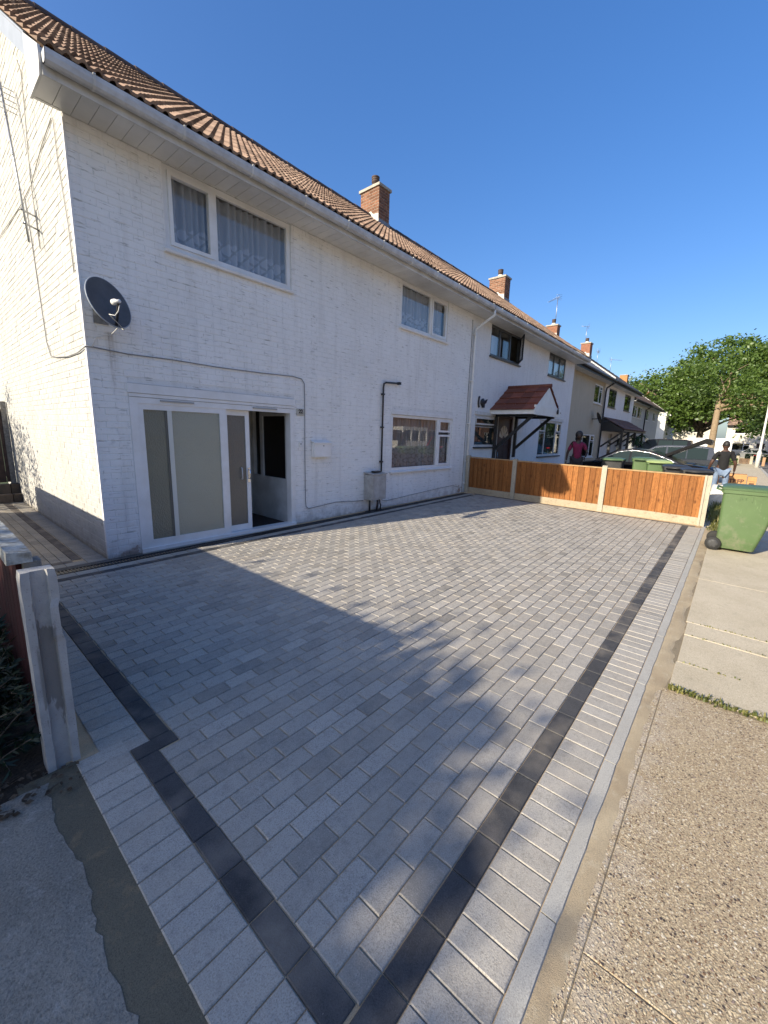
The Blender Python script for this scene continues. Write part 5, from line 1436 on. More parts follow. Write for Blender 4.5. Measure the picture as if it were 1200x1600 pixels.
# ------------------------------------------------------------------ cars
def car(t, paint, L=4.6, Wd=1.8, H=1.4, boot=False, estate=False, chrome=True, glass=None):
    """local: front towards +x, wheels on z=0, centred"""
    gl = glass or pm('car_glass', (.02, .03, .032), (.02, .032, .033), 3, .05, spec=.14)
    hl = L / 2; wb_ = .30 * L; wr = .32
    body = [(-hl, .32), (-hl, .55), (-hl + .04, .80), (-hl + .18, .88 if not estate else .92), (-hl + .7, .93), (-.2, .92), (hl - 1.35, .90), (hl - .7, .80), (hl - .2, .68), (hl - .02, .55), (hl, .36), (hl - .1, .22)]
    arch = []
    for cx in (wb_, -wb_):
        arch.append([(cx + (wr + .05) * math.cos(R(a)), .20 + (wr + .05) * math.sin(R(a)) + .1) for a in range(0, 181, 18)])
    under = [(wb_ + wr + .06, .22)] + arch[0] + [(wb_ - wr - .06, .22), (-wb_ + wr + .06, .22)] + arch[1] + [(-wb_ - wr - .06, .22), (-hl + .1, .24)]
    prof = body + under
    st = [(-Wd / 2, .12, .93), (-Wd / 2 + .02, .03, 1), (-Wd / 2 + .05, 0, 1), (Wd / 2 - .05, 0, 1), (Wd / 2 - .02, .03, 1), (Wd / 2, .12, .93)]
    mb = MB(); n = len(prof)
    for y, ins, k in ((-Wd / 2 + .0, .05, 1), (-Wd / 2 + .07, 0, 1.0), (Wd / 2 - .07, 0, 1), (Wd / 2, .05, 1)):
        for x, z in prof: mb.v.append((x * (1 - ins / hl), y, z - (ins * .5 if z > .7 else 0)))
    for s in range(3):
        for i in range(n): mb.f.append([s * n + i, s * n + (i + 1) % n, (s + 1) * n + (i + 1) % n, (s + 1) * n + i]); mb.mi.append(0); mb.sm.append(True)
    mb.f += [list(range(n)), [3 * n + i for i in reversed(range(n))]]; mb.mi += [0, 0]; mb.sm += [False, False]
    o = mb.build('body', paint, t, recalc=True); md = o.modifiers.new('edges', 'EDGE_SPLIT'); md.split_angle = R(35)
    # cabin
    rear = -hl + (.22 if estate else (.55 if not boot else .75)); front = hl - 1.30
    if estate: top = [(rear, .90), (rear + .18, H - .06), (rear + .5, H), (front - 1.3, H), (front - .85, H - .05), (front, .88)]
    else: top = [(rear, .90), (rear + .55, H - .22), (rear + 1.05, H - .05), (rear + 1.6, H), (front - 1.2, H), (front - .75, H - .06), (front, .88)]
    def tumble(z): return Wd / 2 - .06 - .46 * max(0, z - .88)
    cb = MB(); n = len(top)
    for s in (-1, 1):
        for x, z in top: cb.v.append((x, s * tumble(z), z))
    for i in range(n - 1): cb.f.append([i, i + 1, n + i + 1, n + i]); cb.mi.append(0); cb.sm.append(True)
    cb.f += [list(range(n)), [n + i for i in reversed(range(n))], [0, n, 2 * n - 1, n - 1]]; cb.mi += [0] * 3; cb.sm += [False] * 3
    c = cb.build('cabin', paint, t, recalc=True); md = c.modifiers.new('edges', 'EDGE_SPLIT'); md.split_angle = R(40)
    # side windows: inset panels following the cabin outline
    zl = .93
    def zat(x):
        for (x0, z0), (x1, z1) in zip(top[:-1], top[1:]):
            if x0 <= x <= x1: return z0 + (z1 - z0) * (x - x0) / (x1 - x0)
        return .9
    cuts = [rear + .32, rear + 1.0, rear + 1.03, (rear + front) / 2 + .2, (rear + front) / 2 + .26, front - .28]
    for s in (-1, 1):
        for k in range(0, 6, 2):
            xa, xb = cuts[k], cuts[k + 1]
            xs_ = [xa + (xb - xa) * q / 5 for q in range(6)]
            up_ = [(x, max(zl + .01, zat(x) - .075)) for x in xs_]
            wbm = MB(); vs = []
            for x, z in up_: vs.append((x, s * (tumble(z) + .004), z))
            for x, z in up_: vs.append((x, s * (tumble(zl) + .004), zl))
            wbm.add(vs, [(q, q + 1, 7 + q, 6 + q) for q in range(5)]); wbm.build('side_window', gl, t, recalc=True)
        if chrome:
            xs_ = [rear + .25 + (front - .45 - rear) * q / 16 for q in range(17)]
            MB().tube([(x, s * (tumble(max(zl, zat(x) - .06)) + .004), max(zl, zat(x) - .06)) for x in xs_], .006, 5).build('window_trim', CHROME, t)
    fwm = MB(); a, b_ = top[-1], top[-2]
    fwm.quad((a[0] - .05, -tumble(.9) + .08, .93), (a[0] - .05, tumble(.9) - .08, .93), (b_[0] + .06, tumble(b_[1]) - .06, b_[1] - .02), (b_[0] + .06, -tumble(b_[1]) + .06, b_[1] - .02))
    fwm.v = [(x + .012, y, z + .012) for x, y, z in fwm.v]; fwm.build('windscreen', gl, t)
    if not boot:
        rw = MB(); a, b_ = top[0], top[1]
        rw.quad((a[0] + .03, tumble(.9) - .1, .95), (a[0] + .03, -tumble(.9) + .1, .95), (b_[0] - .03, -tumble(b_[1]) + .08, b_[1] - .03), (b_[0] - .03, tumble(b_[1]) - .08, b_[1] - .03))
        rw.v = [(x - .012, y, z + .012) for x, y, z in rw.v]; rw.build('rear_window', gl, t)
    else:
        # raised tailgate, hinged at the roof
        hx, hz = rear + .62, H - .13
        tgx, tgz = hx - .95, hz + .50
        tg = MB(); w2_ = Wd / 2 - .22
        tg.prism([(hx, -w2_, hz), (tgx, -w2_, tgz), (tgx - .14, -w2_, tgz - .05), (tgx - .12, -w2_, tgz - .20), (tgx + .05, -w2_, tgz - .15), (hx + .02, -w2_, hz - .12)], (0, 2 * w2_, 0))
        to = tg.build('tailgate', paint, t, recalc=True, bevel=.015)
        MB().box(tgx - .125, tgx - .08, -w2_ + .1, w2_ - .1, tgz - .12, tgz - .06).build('tail_light', pm('red_lamp', (.35, .02, .03), None, 3, .2), to)
        MB().box(rear - .1, rear + .6, -w2_, w2_, .86, .945).build('boot_opening', BLK, t)
    for cx in (wb_, -wb_):
        for s in (-1, 1):
            wm = MB(); wm.lathe([(.15, -.09), (.30, -.09), (.32, -.06), (.32, .06), (.30, .09), (.15, .09)], (cx, s * (Wd / 2 - .11), .32), axis=(0, 1, 0), n=22); wo = wm.build('wheel', RUBBER, t)
            rm_ = MB(); rm_.lathe([(.21, 0), (.20, .012), (.05, .02)], (cx, s * (Wd / 2 - .02), .32), axis=(0, s, 0), n=16); rm_.build('rim', METAL, wo)
    for s in (-1, 1):
        MB().box(-hl - .004, -hl + .1, s * .62 - .16, s * .62 + .16, .62, .76).build('tail_light', pm('red_lamp', (.35, .02, .03), None, 3, .2), t)
        MB().box(hl - .22, hl - .02, s * .64 - .15, s * .64 + .15, .54, .64).build('headlight', CHROME, t)
        MB().box(front - .55, front - .40, s * (Wd / 2 + .08) - .08, s * (Wd / 2 + .08) + .08, .92, 1.04).build('mirror', paint, t, bevel=.02)

BLKP = pm('black_car_paint', (.008, .008, .010), None, 3, .2, spec=.3)
t = thing('parked_car', 'black saloon car with its boot lid raised, parked nose to the houses', 'car', (14.65, -2.95, FZ), R(90))
car(t, BLKP, 4.7, 1.8, 1.36, boot=True)
t = thing('parked_car', 'dark estate car parked beyond the black saloon', 'car', (20.5, -3.0, FZ), R(92))
car(t, pm('dark_blue_paint', (.03, .035, .045), None, 3, .25, coat=1), 4.5, 1.8, 1.46, estate=True)
t = thing('parked_car', 'black tall car parked beside the far cream house', 'car', (29.0, -1.6, FZ), R(90))
car(t, BLKP, 4.6, 1.85, 1.75, estate=True, chrome=False)
t = thing('parked_car', 'small silver car parked far off under the trees', 'car', (62, -7.2, -.3), R(20))
car(t, pm('silver_paint', (.55, .56, .58), None, 3, .3, metallic=.4), 4.2, 1.75, 1.45, chrome=False)
t = thing('parked_car', 'dark car half visible behind the lamp post at the right edge', 'car', (45, -9.6, -.12), R(10))
car(t, pm('black_car_paint', (.012, .012, .015)), 4.6, 1.85, 1.75, estate=True, chrome=False)
t = thing('parked_car', 'red car parked in the road, seen only reflected in the lower window', 'car', (23.0, -9.2, -.12), R(0))
car(t, pm('red_car_paint', (.42, .025, .03), None, 3, .25, coat=1), 4.2, 1.8, 1.6, estate=True, chrome=False)
# white van far off
v = thing('white_van', 'white van parked in the distance behind the raised boot lid', 'van', (60, -2.6, -.3), R(90))
vb = MB(); vb.prism([(-2.6, -.95, .35), (-2.6, -.95, 2.3), (-2.4, -.95, 2.42), (1.2, -.95, 2.42), (1.5, -.95, 2.3), (2.15, -.95, 1.35), (2.75, -.95, 1.1), (2.85, -.95, .4)], (0, 1.9, 0)); vb.build('body', UP, v, recalc=True, bevel=.05)
for s in (-1, 1):
    MB().prism([(1.0, s * .955, 1.35), (1.95, s * .955, 1.35), (1.45, s * .955, 2.1), (1.0, s * .955, 2.1)], (0, s * .005, 0)).build('side_window', pm('car_glass', (.02, .02, .02)), v, recalc=True)
    for cx in (-1.7, 1.8): MB().lathe([(.15, -.1), (.33, -.1), (.35, 0), (.33, .1), (.15, .1)], (cx, s * .85, .35), axis=(0, 1, 0), n=18).build('wheel', RUBBER, v)

# ------------------------------------------------------------------ people
def skin(verts, edges, radii, root=0, sub=2):
    me = bpy.data.meshes.new('tmp'); me.from_pydata([Vector(v) for v in verts], edges, [])
    o = bpy.data.objects.new('tmp', me); COL.objects.link(o)
    m = o.modifiers.new('s', 'SKIN'); m.use_smooth_shade = True
    for i, r_ in enumerate(radii):
        sv = me.skin_vertices[0].data[i]; sv.radius = r_ if isinstance(r_, tuple) else (r_, r_); sv.use_root = (i == root)
    s_ = o.modifiers.new('u', 'SUBSURF'); s_.levels = sub; s_.render_levels = sub
    bpy.context.view_layer.update()
    out = bpy.data.meshes.new_from_object(o.evaluated_get(bpy.context.evaluated_depsgraph_get()))
    bpy.data.objects.remove(o)
    for p in out.polygons: p.use_smooth = True
    return out
def finger_mesh(mb, wrist, hand, dirn, side, scale=1.0):
    d = Vector(dirn).normalized(); s = Vector(side).normalized(); n = d.cross(s).normalized()
    pc = Vector(hand)
    mb.add(*ellip(pc, d * .055 * scale, s * .042 * scale, n * .018 * scale), True)
    for k, (off, l) in enumerate(((-.030, .062), (-.010, .070), (.010, .066), (.030, .052))):
        b0 = pc + d * .045 * scale + s * off * scale; c1 = b0 + d * l * .5 * scale - n * .006; c2 = b0 + d * l * scale * .92 - n * .026 * scale
        mb.tube([b0, c1, c2], [.0095 * scale, .009 * scale, .007 * scale], 6)
    b0 = pc - d * .02 * scale - s * .035 * scale
    mb.tube([b0, b0 - s * .025 * scale + d * .03 * scale, b0 - s * .03 * scale + d * .06 * scale - n * .01], [.012 * scale, .011 * scale, .008 * scale], 6)
def ellip(c, a, b, d, nu=12, nv=8):
    vs = []; fs = []
    for i in range(nv + 1):
        th = math.pi * i / nv
        for k in range(nu):
            ph = 2 * math.pi * k / nu
            vs.append(Vector(c) + a * math.cos(th) + b * math.sin(th) * math.cos(ph) + d * math.sin(th) * math.sin(ph))
    for i in range(nv):
        for k in range(nu): fs.append((i * nu + k, i * nu + (k + 1) % nu, (i + 1) * nu + (k + 1) % nu, (i + 1) * nu + k))
    return vs, fs
def person(label, loc, rz, H, skinc, shirtc, trouserc, hairc, woman=False, arms=None, lean=0.0):
    """local: facing +x, feet at z=0"""
    k = H / 1.75
    t = thing('person', label, 'person', loc, rz)
    SK = pm('skin_%s' % ('w' if woman else 'm'), skinc, tuple(v * .85 for v in skinc), 6, .55)
    sw = .165 if not woman else .15; hw = .11
    el_l, wr_l, el_r, wr_r = arms
    V = [(0, 0, .95), (0, 0, 1.12), (.0, 0, 1.30), (-.01, 0, 1.43), (.0, 0, 1.50), (.015, 0, 1.545),
         (-.01, sw, 1.41), el_l, wr_l, (-.01, -sw, 1.41), el_r, wr_r,
         (.0, hw, .90), (.02, hw * 1.15, .50), (-.01, hw * 1.25, .09), (.12, hw * 1.4, .04),
         (.0, -hw, .90), (.02, -hw * 1.15, .50), (-.01, -hw * 1.25, .09), (.12, -hw * 1.4, .04)]
    E = [(0, 1), (1, 2), (2, 3), (3, 4), (4, 5), (3, 6), (6, 7), (7, 8), (3, 9), (9, 10), (10, 11), (0, 12), (12, 13), (13, 14), (14, 15), (0, 16), (16, 17), (17, 18), (18, 19)]
    RR = [(.13, .12), (.115, .11), (.12, .13), (.075, .09), .05, .05, .052, .042, .026, .052, .042, .026, .085, .058, .036, .03, .085, .058, .036, .03]
    V = [tuple(c * k + (lean * max(0, v[2] - .9) if q == 0 else 0) for q, c in enumerate(v)) for v in V]
    RR = [tuple(x * k for x in r_) if isinstance(r_, tuple) else r_ * k for r_ in RR]
    me = skin(V, E, RR)
    hb = MB()
    hc = Vector((.02 * k + lean * .8, 0, 1.635 * k))
    hb.add(*ellip(hc, Vector((0, 0, .118)) * k, Vector((.098, 0, 0)) * k, Vector((0, .078, 0)) * k, 18, 12), True)
    hb.add(*ellip(hc + Vector((.098, 0, -.02)) * k, Vector((.012, 0, -.022)) * k, Vector((.016, 0, .0)) * k, Vector((0, .014, 0)) * k, 8, 6), True)
    for s in (-1, 1): hb.add(*ellip(hc + Vector((-.005, s * .08, -.01)) * k, Vector((0, 0, .032)) * k, Vector((.018, 0, 0)) * k, Vector((0, .01, 0)) * k, 8, 6), True)
    hb.tube([V[4], (V[5][0], V[5][1], V[5][2] + .03 * k)], .052 * k, 10)
    finger_mesh(hb, V[8], Vector(V[8]) + (Vector(V[8]) - Vector(V[7])).normalized() * .06 * k, Vector(V[8]) - Vector(V[7]), (1, 0, 0), k)
    finger_mesh(hb, V[11], Vector(V[11]) + (Vector(V[11]) - Vector(V[10])).normalized() * .06 * k, Vector(V[11]) - Vector(V[10]), (1, 0, 0), k)
    hm = hb.mesh('h', SK)
    bm = bmesh.new(); bm.from_mesh(me); bm.from_mesh(hm)
    bm.to_mesh(me); bm.free(); me.materials.clear(); me.materials.append(SK)
    for p in me.polygons: p.material_index = 0; p.use_smooth = True
    link('body', me, t)
    fc = MB()
    for s in (-1, 1): fc.add(*ellip(hc + Vector((.088, s * .032, .012)) * k, Vector((0, 0, .009)) * k, Vector((.010, 0, 0)) * k, Vector((0, .014, 0)) * k, 8, 6), True)
    fc.build('eyes', BLK, t)
    MB().add(*ellip(hc + Vector((.088, 0, -.062)) * k, Vector((0, 0, .007)) * k, Vector((.010, 0, 0)) * k, Vector((0, .024, 0)) * k, 8, 6), True).build('mouth', pm('lips', (.14, .05, .045), None, 3, .5), t)
    # shirt
    def sub_(i, j, f): return tuple(V[i][q] + (V[j][q] - V[i][q]) * f for q in range(3))
    SV = [(V[0][0], 0, .86 * k), V[1], V[2], V[3], sub_(3, 4, .35), V[6], sub_(6, 7, .8), V[9], sub_(9, 10, .8)]
    SE = [(0, 1), (1, 2), (2, 3), (3, 4), (3, 5), (5, 6), (3, 7), (7, 8)]
    SR = [(.158, .15), (.135, .125), (.135, .14), (.09, .10), .058, .062, .060, .062, .060]
    sm2 = skin(SV, SE, [tuple(x * k for x in r_) if isinstance(r_, tuple) else r_ * k for r_ in SR]); sm2.materials.clear(); sm2.materials.append(shirtc); link('shirt', sm2, t)
    TV = [(V[0][0], 0, .96 * k), V[12], V[13], sub_(13, 14, .93), V[16], V[17], sub_(17, 18, .93)]
    TE = [(0, 1), (1, 2), (2, 3), (0, 4), (4, 5), (5, 6)]
    TR = [(.135, .14), .09, .066, .06, .086, .066, .06]
    tm2 = skin(TV, TE, [tuple(x * k for x in r_) if isinstance(r_, tuple) else r_ * k for r_ in TR]); tm2.materials.clear(); tm2.materials.append(trouserc); link('trousers', tm2, t)
    hr = MB()
    if woman:
        hr.add(*ellip(hc + Vector((-.012, 0, .034)) * k, Vector((0, 0, .122)) * k, Vector((.102, 0, 0)) * k, Vector((0, .108, 0)) * k, 16, 10), True)
        hr.add(*ellip(hc + Vector((-.055, 0, -.08)) * k, Vector((0, 0, .10)) * k, Vector((.06, 0, 0)) * k, Vector((0, .095, 0)) * k, 12, 8), True)
    else:
        hr.add(*ellip(hc + Vector((-.012, 0, .022)) * k, Vector((0, 0, .105)) * k, Vector((.096, 0, 0)) * k, Vector((0, .081, 0)) * k, 16, 10), True)
    hr.build('hair', hairc, t)
    sb = MB()
    for s, i in ((1, 15), (-1, 19)):
        sb.add(*ellip(Vector(V[i]) + Vector((-.03, 0, .005)), Vector((.13, 0, 0)) * k, Vector((0, .045, 0)) * k, Vector((0, 0, .042)) * k, 14, 8), True)
    sb.build('shoes', RUBBER, t)
    return t
HAIR = pm('black_hair', (.012, .010, .010), (.02, .017, .016), 40, .6)
person('man seen from behind in black t-shirt and light blue jeans beside the open car boot', (12.6, -5.37, -.005), R(14), 1.66, (.075, .035, .022),
       pm('black_cotton', (.006, .006, .007), (.009, .009, .010), 20, .9), pm('light_denim', (.19, .25, .35), (.13, .18, .27), 12, .9, .3, 60), HAIR,
       arms=((-.02, .265, 1.15), (.10, .29, .92), (-.02, -.265, 1.15), (.12, -.30, .91)))
person('woman in a magenta top with dark hair standing by the cream house wall', (11.5, -2.02, .10), R(205), 1.70, (.045, .024, .016),
       pm('magenta_cotton', (.19, .010, .055), (.14, .008, .04), 12, .85), pm('dark_cloth', (.03, .025, .03), None, 8, .9), HAIR, woman=True,
       arms=((.03, .27, 1.14), (.20, .20, 1.02), (.0, -.27, 1.12), (.04, -.29, .88)))
MB().box(10.4, 12.6, -2.9, -.02, -.3, .10).build('front_step', CONC, kind='structure')

# cardboard boxes, sack
CARD = pm('brown_cardboard', (.47, .25, .10), (.40, .21, .085), 5, .85, .1, 60)
bx = thing('cardboard_box', 'large printed brown cardboard box on the pavement right of the man', 'box', (18.2, -5.72, -.008))
MB().box(-.3, .3, -.30, .26, 0, .52).build('carton', CARD, bx, bevel=.008)
textmesh('TBFB', .20, pm('carton_print', (.10, .045, .025), None, 3, .8), bx, 'print', (-.302, -.03, .27), (R(90), 0, R(-90)), ext=.001, bold=.008)
MB().box(-.303, -.300, .06, .22, .44, .455).box(-.303, -.3, -.28, .22, .12, .13).build('print_bar', pm('carton_print', (.10, .045, .025)), bx)
bx2 = thing('cardboard_box', 'second narrow cardboard box, just right of the large printed one', 'box', (17.9, -6.16, -.008))
MB().box(-.2, .2, -.12, .12, 0, .47).build('carton', CARD, bx2, bevel=.008)
MB().box(-.203, -.200, -.08, .08, .30, .315).box(-.203, -.2, -.07, .07, .18, .26).build('print_bar', pm('carton_print', (.10, .045, .025)), bx2)
sk_ = thing('white_sack', 'bulky white sack on the ground behind the fence end post', 'sack', (11.95, -5.44, -.01))
sb = MB(); n = 18
for i in range(9):
    z = .56 * i / 8; r0 = .24 * (1 - .25 * (i / 8) ** 3)
    for q in range(n):
        a = 2 * math.pi * q / n; c_, s_ = math.cos(a), math.sin(a)
        rr_ = r0 / max(abs(c_), abs(s_)) ** .6 * (1 + .09 * noise.noise(Vector((c_ * 2, s_ * 2, z * 6))))
        sb.v.append((c_ * rr_, s_ * rr_, z))
for i in range(8):
    for q in range(n): sb.f.append([i * n + q, i * n + (q + 1) % n, (i + 1) * n + (q + 1) % n, (i + 1) * n + q]); sb.mi.append(0); sb.sm.append(True)
sb.f.append([8 * n + q for q in range(n)]); sb.mi.append(0); sb.sm.append(True)
sb.build('sack_body', pm('white_woven_sack', (.72, .70, .64), (.60, .57, .50), 14, .8, .6, 25), sk_)
sb2 = MB(); sb2.add(*ellip((0, 0, .13), Vector((0, 0, .13)), Vector((.2, 0, 0)), Vector((0, .17, 0))), True)
t = tag(sb2.build('rubbish_bag', pm('black_bag', (.015, .015, .016), None, 9, .35, .5, 20)), 'low black rubbish bag beside the white sack', 'bag'); t.location = (11.75, -5.74, -.01)

# ------------------------------------------------------------------ the second terrace and the houses beyond
def plain_house(label, loc, rz, width, wallm, roofm, wins, doors=(), frame=UP, chim=None, name='house', chm=BRICK, group=None, roof_detail=False, depth=7, gutm=BLK, glass=GLASSD, soff=True, verge=None, pot=True):
    t = thing(name, label, 'house', loc, rz, group)
    wb = MB()
    ops = [(a, b, c, min(d, SOFZ - .01)) for a, b, c, d, *_ in wins] + [tuple(d[:4]) for d in doors]
    wall_front(wb, 0, width, -.4, SOFZ + .1, ops, y=0)
    for x in (0, width): wb.add([(x, 0, -.4), (x, 0, roof_z(0) - .06), (x, RY, RZ - .06), (x, 2 * RY, roof_z(2 * RY) - .06), (x, 2 * RY, -.4)], [(0, 1, 2, 3, 4)])
    wb.quad((0, 7, -.4), (width, 7, -.4), (width, 7, SOFZ + .2), (0, 7, SOFZ + .2))
    wb.quad((0, .11, 2.4), (width, .11, 2.4), (width, 6.9, 2.4), (0, 6.9, 2.4)); wb.quad((0, 2.6, -.3), (width, 2.6, -.3), (width, 2.6, 4.7), (0, 2.6, 4.7))
    wb.build('wall', wallm, t)
    make_roof(t, -.05, width + .05, 0, roofm, TILED, roof_detail, loc, name='roof')
    MB().box(-.04, width + .04, EAVE_Y - .02, EAVE_Y, SOFZ - .03, EAVE_Z - .03).build('fascia', gutm, t)
    MB().box(-.04, width + .04, EAVE_Y, -.002, SOFZ, SOFZ + .02).build('soffit', UPOLD, t)
    MB().tube([(-.04, EAVE_Y - .075, EAVE_Z - .1), (width + .04, EAVE_Y - .075, EAVE_Z - .1)], .055, 8).build('gutter', gutm, t)
    for a, b, c, d, *r_ in wins:
        fr = r_[0] if r_ else frame
        W_, H_ = b - a, min(d, SOFZ - .01) - c
        w3 = .35 * W_
        window(t, a, b, c, min(d, SOFZ - .012), [(.05, W_ - w3 - .05, .05, H_ - .05), (W_ - w3, W_ - .05, .05, H_ * .66), (W_ - w3, W_ - .05, H_ * .66 + .06, H_ - .05, True)], frame=fr, sillm=fr, glass=glass)
    for d in doors:
        a, b, c, e = d[:4]
        dm_ = MB(); dm_.box(a + .002, b - .002, .04, .09, c, e - .002); do = dm_.build('front_door', d[4] if len(d) > 4 else MAROON, t)
        MB().box(a + .2, b - .2, .03, .04, c + 1.2, e - .25).build('door_glass', pm('door_glass', (.03, .035, .04), None, 3, .08), do)
        MB().box(a + .08, a + .12, .0, .04, c + .95, c + 1.1).build('handle', CHROME, do)
    for ch in (chim or ()):
        chimney(t, *ch, mat=chm, detail=False, pot=pot, flash=True)
    return t
CREAM = painted_brick('cream_render', (.50, .43, .31), (.42, .355, .25), zbase=-.3, peel=.2, speck=.4)
SLATEP = pm('pale_slate', (.33, .33, .33), (.40, .40, .40), 4, .6, .2, 60, tone=.1)
DARKF = DARKGREY
cream = plain_house('cream rendered house with satellite dish between the white houses', (17.25, .4, 0), 0, 6.95, CREAM, SLATEP, [(4.9, 6.5, 3.48, 4.44), (3.75, 6.0, .66, 1.85)], frame=UP, chim=[(7.5, 8.0, 3.15, 3.8, 8.2)], name='terraced_house')
white3 = plain_house('white terraced house with long brown tiled canopy and dark frames', (24.22, .4, 0), 0, 8.4, MW2, SLATE, [(1.0, 2.9, 3.48, 4.5, DARKF), (5.3, 7.2, 3.52, 4.55, DARKF), (4.7, 6.5, .7, 1.95)], [(2.2, 3.2, -.2, 1.95)], frame=UP, chim=[(7.7, 8.3, 3.15, 3.8, 8.45)], name='terraced_house', chm=pm('red_far_brick', (.20, .085, .05), (.26, .12, .075), 9, .9))
b3 = plain_house('far pale house with brown roof and dark downpipe, end of the visible row', (36, 1.3, 0), 0, 16, painted_brick('pale_render', (.60, .575, .53), (.52, .50, .46), zbase=-.3, peel=.1, speck=.3), TILE, [(1.2, 3.6, 3.5, 4.5), (4.0, 5.9, 3.5, 4.5), (8.5, 10, 3.5, 4.5), (12.5, 14, 3.6, 4.45), (2.0, 4.6, .7, 1.9), (10, 12, .7, 1.9)], [(6.0, 7.0, -.2, 1.95)], chim=[(14.3, 15.0, 3.15, 3.9, 8.5)], chm=BRICKO, name='terraced_house', pot=False)
MB().tube([(7.6, EAVE_Y - .06, 4.7), (7.6, -.06, 4.4), (7.6, -.06, -.3)], .05, 8).build('downpipe', BLK, b3)
b4 = plain_house('far white house whose sunlit gable faces the camera at the end of the row', (60, 1.5, 0), 0, 10, MW2, TILE, [(2, 4, 3.5, 4.5), (2, 4, .8, 2)], name='terraced_house', chim=[(8, 8.7, 3.2, 3.8, 8.4)])
MB().prism([(-.06, EAVE_Y, EAVE_Z - .25), (-.06, RY, RZ - .25), (-.06, RY, RZ - .02), (-.06, EAVE_Y, EAVE_Z - .02)], (.04, 0, 0)).build('bargeboard', UP, b4, recalc=True)
# white party strip between cream and white roofs
MB().prism([(6.93, EAVE_Y, EAVE_Z + .0), (6.93, RY, RZ), (6.93, RY, RZ + .09), (6.93, EAVE_Y, EAVE_Z + .09)], (.14, 0, 0)).build('roof_strip', CEMENT, cream, recalc=True)
# drainpipe and dish on the cream house
dpb = MB(); dpb.tube([(24.15, .4 + EAVE_Y - .07, 4.70), (24.15, .3, 4.40), (24.15, .33, 4.2), (24.15, .33, -.2)], .045, 8)
tag(dpb.build('drainpipe', BLK), 'black drainpipe between the cream house and its white neighbour', 'drainpipe')
d2_ = thing('satellite_dish', 'small black satellite dish on the cream house wall', 'dish', (22.3, .4, 2.65))
q = MB(); vs, fs = ellip((.05, -.32, .05), Vector((.5, -.8, .3)).normalized() * .03, Vector((.8, .5, 0)).normalized() * .27, Vector((-.2, .3, .9)).normalized() * .32, 20, 8); q.add(vs, fs, True); q.build('reflector', BLK, d2_)
MB().tube([(0, 0, 0), (.0, -.2, 0), (.04, -.3, .04)], .025, 8).build('bracket', BLK, d2_)
MB().tube([(.05, -.34, -.2), (.35, -.75, -.05)], .018, 6).build('feed_arm', BLK, d2_)
# long tiled canopy on the white terraced house
cy0, cyf2, zc0, zc1 = .4, -.75, 2.85, 2.18
lc = thing('tiled_canopy', 'long brown tiled porch canopy on dark timber posts along the white terraced house', 'canopy', (24.4, .4, 0))
lcx0, lcx1 = 24.5, 31.6
cb = MB(); cb.add([(.1, -.005, zc0 - .03), (lcx1 - lcx0, -.005, zc0 - .03), (lcx1 - lcx0, cyf2 - cy0, zc1 - .03), (.1, cyf2 - cy0, zc1 - .03), (.1, -.005, zc1 - .1), (lcx1 - lcx0, -.005, zc1 - .1), (lcx1 - lcx0, cyf2 - cy0, zc1 - .1), (.1, cyf2 - cy0, zc1 - .1)], [(0,1,2,3),(4,5,6,7),(0,1,5,4),(1,2,6,5),(2,3,7,6),(3,0,4,7)])
cbo = cb.build('canopy_frame', BLK, lc, recalc=True)
rows, cols = 4, 24
for j in range(rows):
    for i in range(cols):
        xa = .06 + (lcx1 - lcx0) * i / cols; xb = xa + (lcx1 - lcx0) / cols - .01
        f0 = j / rows; f1 = (j + 1) / rows + .03
        ya, za = cyf2 - cy0 - .03 + (cy0 - cyf2) * f0, zc1 + (zc0 - zc1) * f0 + .035; yb, zb = cyf2 - cy0 - .03 + (cy0 - cyf2) * f1, zc1 + (zc0 - zc1) * f1 + .012
        tb = MB(); tb.add([(xa, ya, za), (xb, ya, za), (xb, min(yb, -.005), zb), (xa, min(yb, -.005), zb), (xa, ya, za - .03), (xb, ya, za - .03)], [(0,1,2,3),(4,5,1,0),(0,3,4),(1,5,2)]); tb.build('canopy_tile', TILEB, cbo, recalc=True)
for xx in (.2, 2.0, 4.0, 6.6):
    b = MB(); b.box(xx - .06, xx + .06, cyf2 - cy0 + .05, cyf2 - cy0 + .17, -.2 if xx < 3 else 1.2, zc1 - .1); b.bar((xx, -.03, 1.2), (xx, cyf2 - cy0 + .1, zc1 - .15), .07, .09); b.build('canopy_post', BLK, lc, recalc=True)
# palm-like potted plant below it
pl_ = thing('potted_plant', 'leafy potted plant beneath the long brown canopy', 'plant', (28.5, -.8, FZ))
MB().lathe([(.14, 0), (.2, .4), (.21, .42), (.17, .42)], (0, 0, 0), n=14).build('pot', BLK, pl_)
lf_ = MB(); rr = random.Random(31)
for k in range(40):
    a = rr.uniform(0, 6.28); l = rr.uniform(.5, 1.0); d = Vector((math.cos(a), math.sin(a), 0)); p = Vector((0, 0, 1.2 + rr.uniform(0, .5))); m = p + d * l * .5 + Vector((0, 0, .25)); e = p + d * l + Vector((0, 0, -.15)); s = Vector((-d.y, d.x, 0)) * .05
    lf_.add([p - s * .4, m - s, e, m + s, p + s * .4], [(0, 1, 3, 4), (1, 2, 3)])
lf_.build('leaves', LEAFC, pl_); MB().tube([(0, 0, .3), (0, 0, 1.5)], .05, 7).build('stem', BARK, pl_)
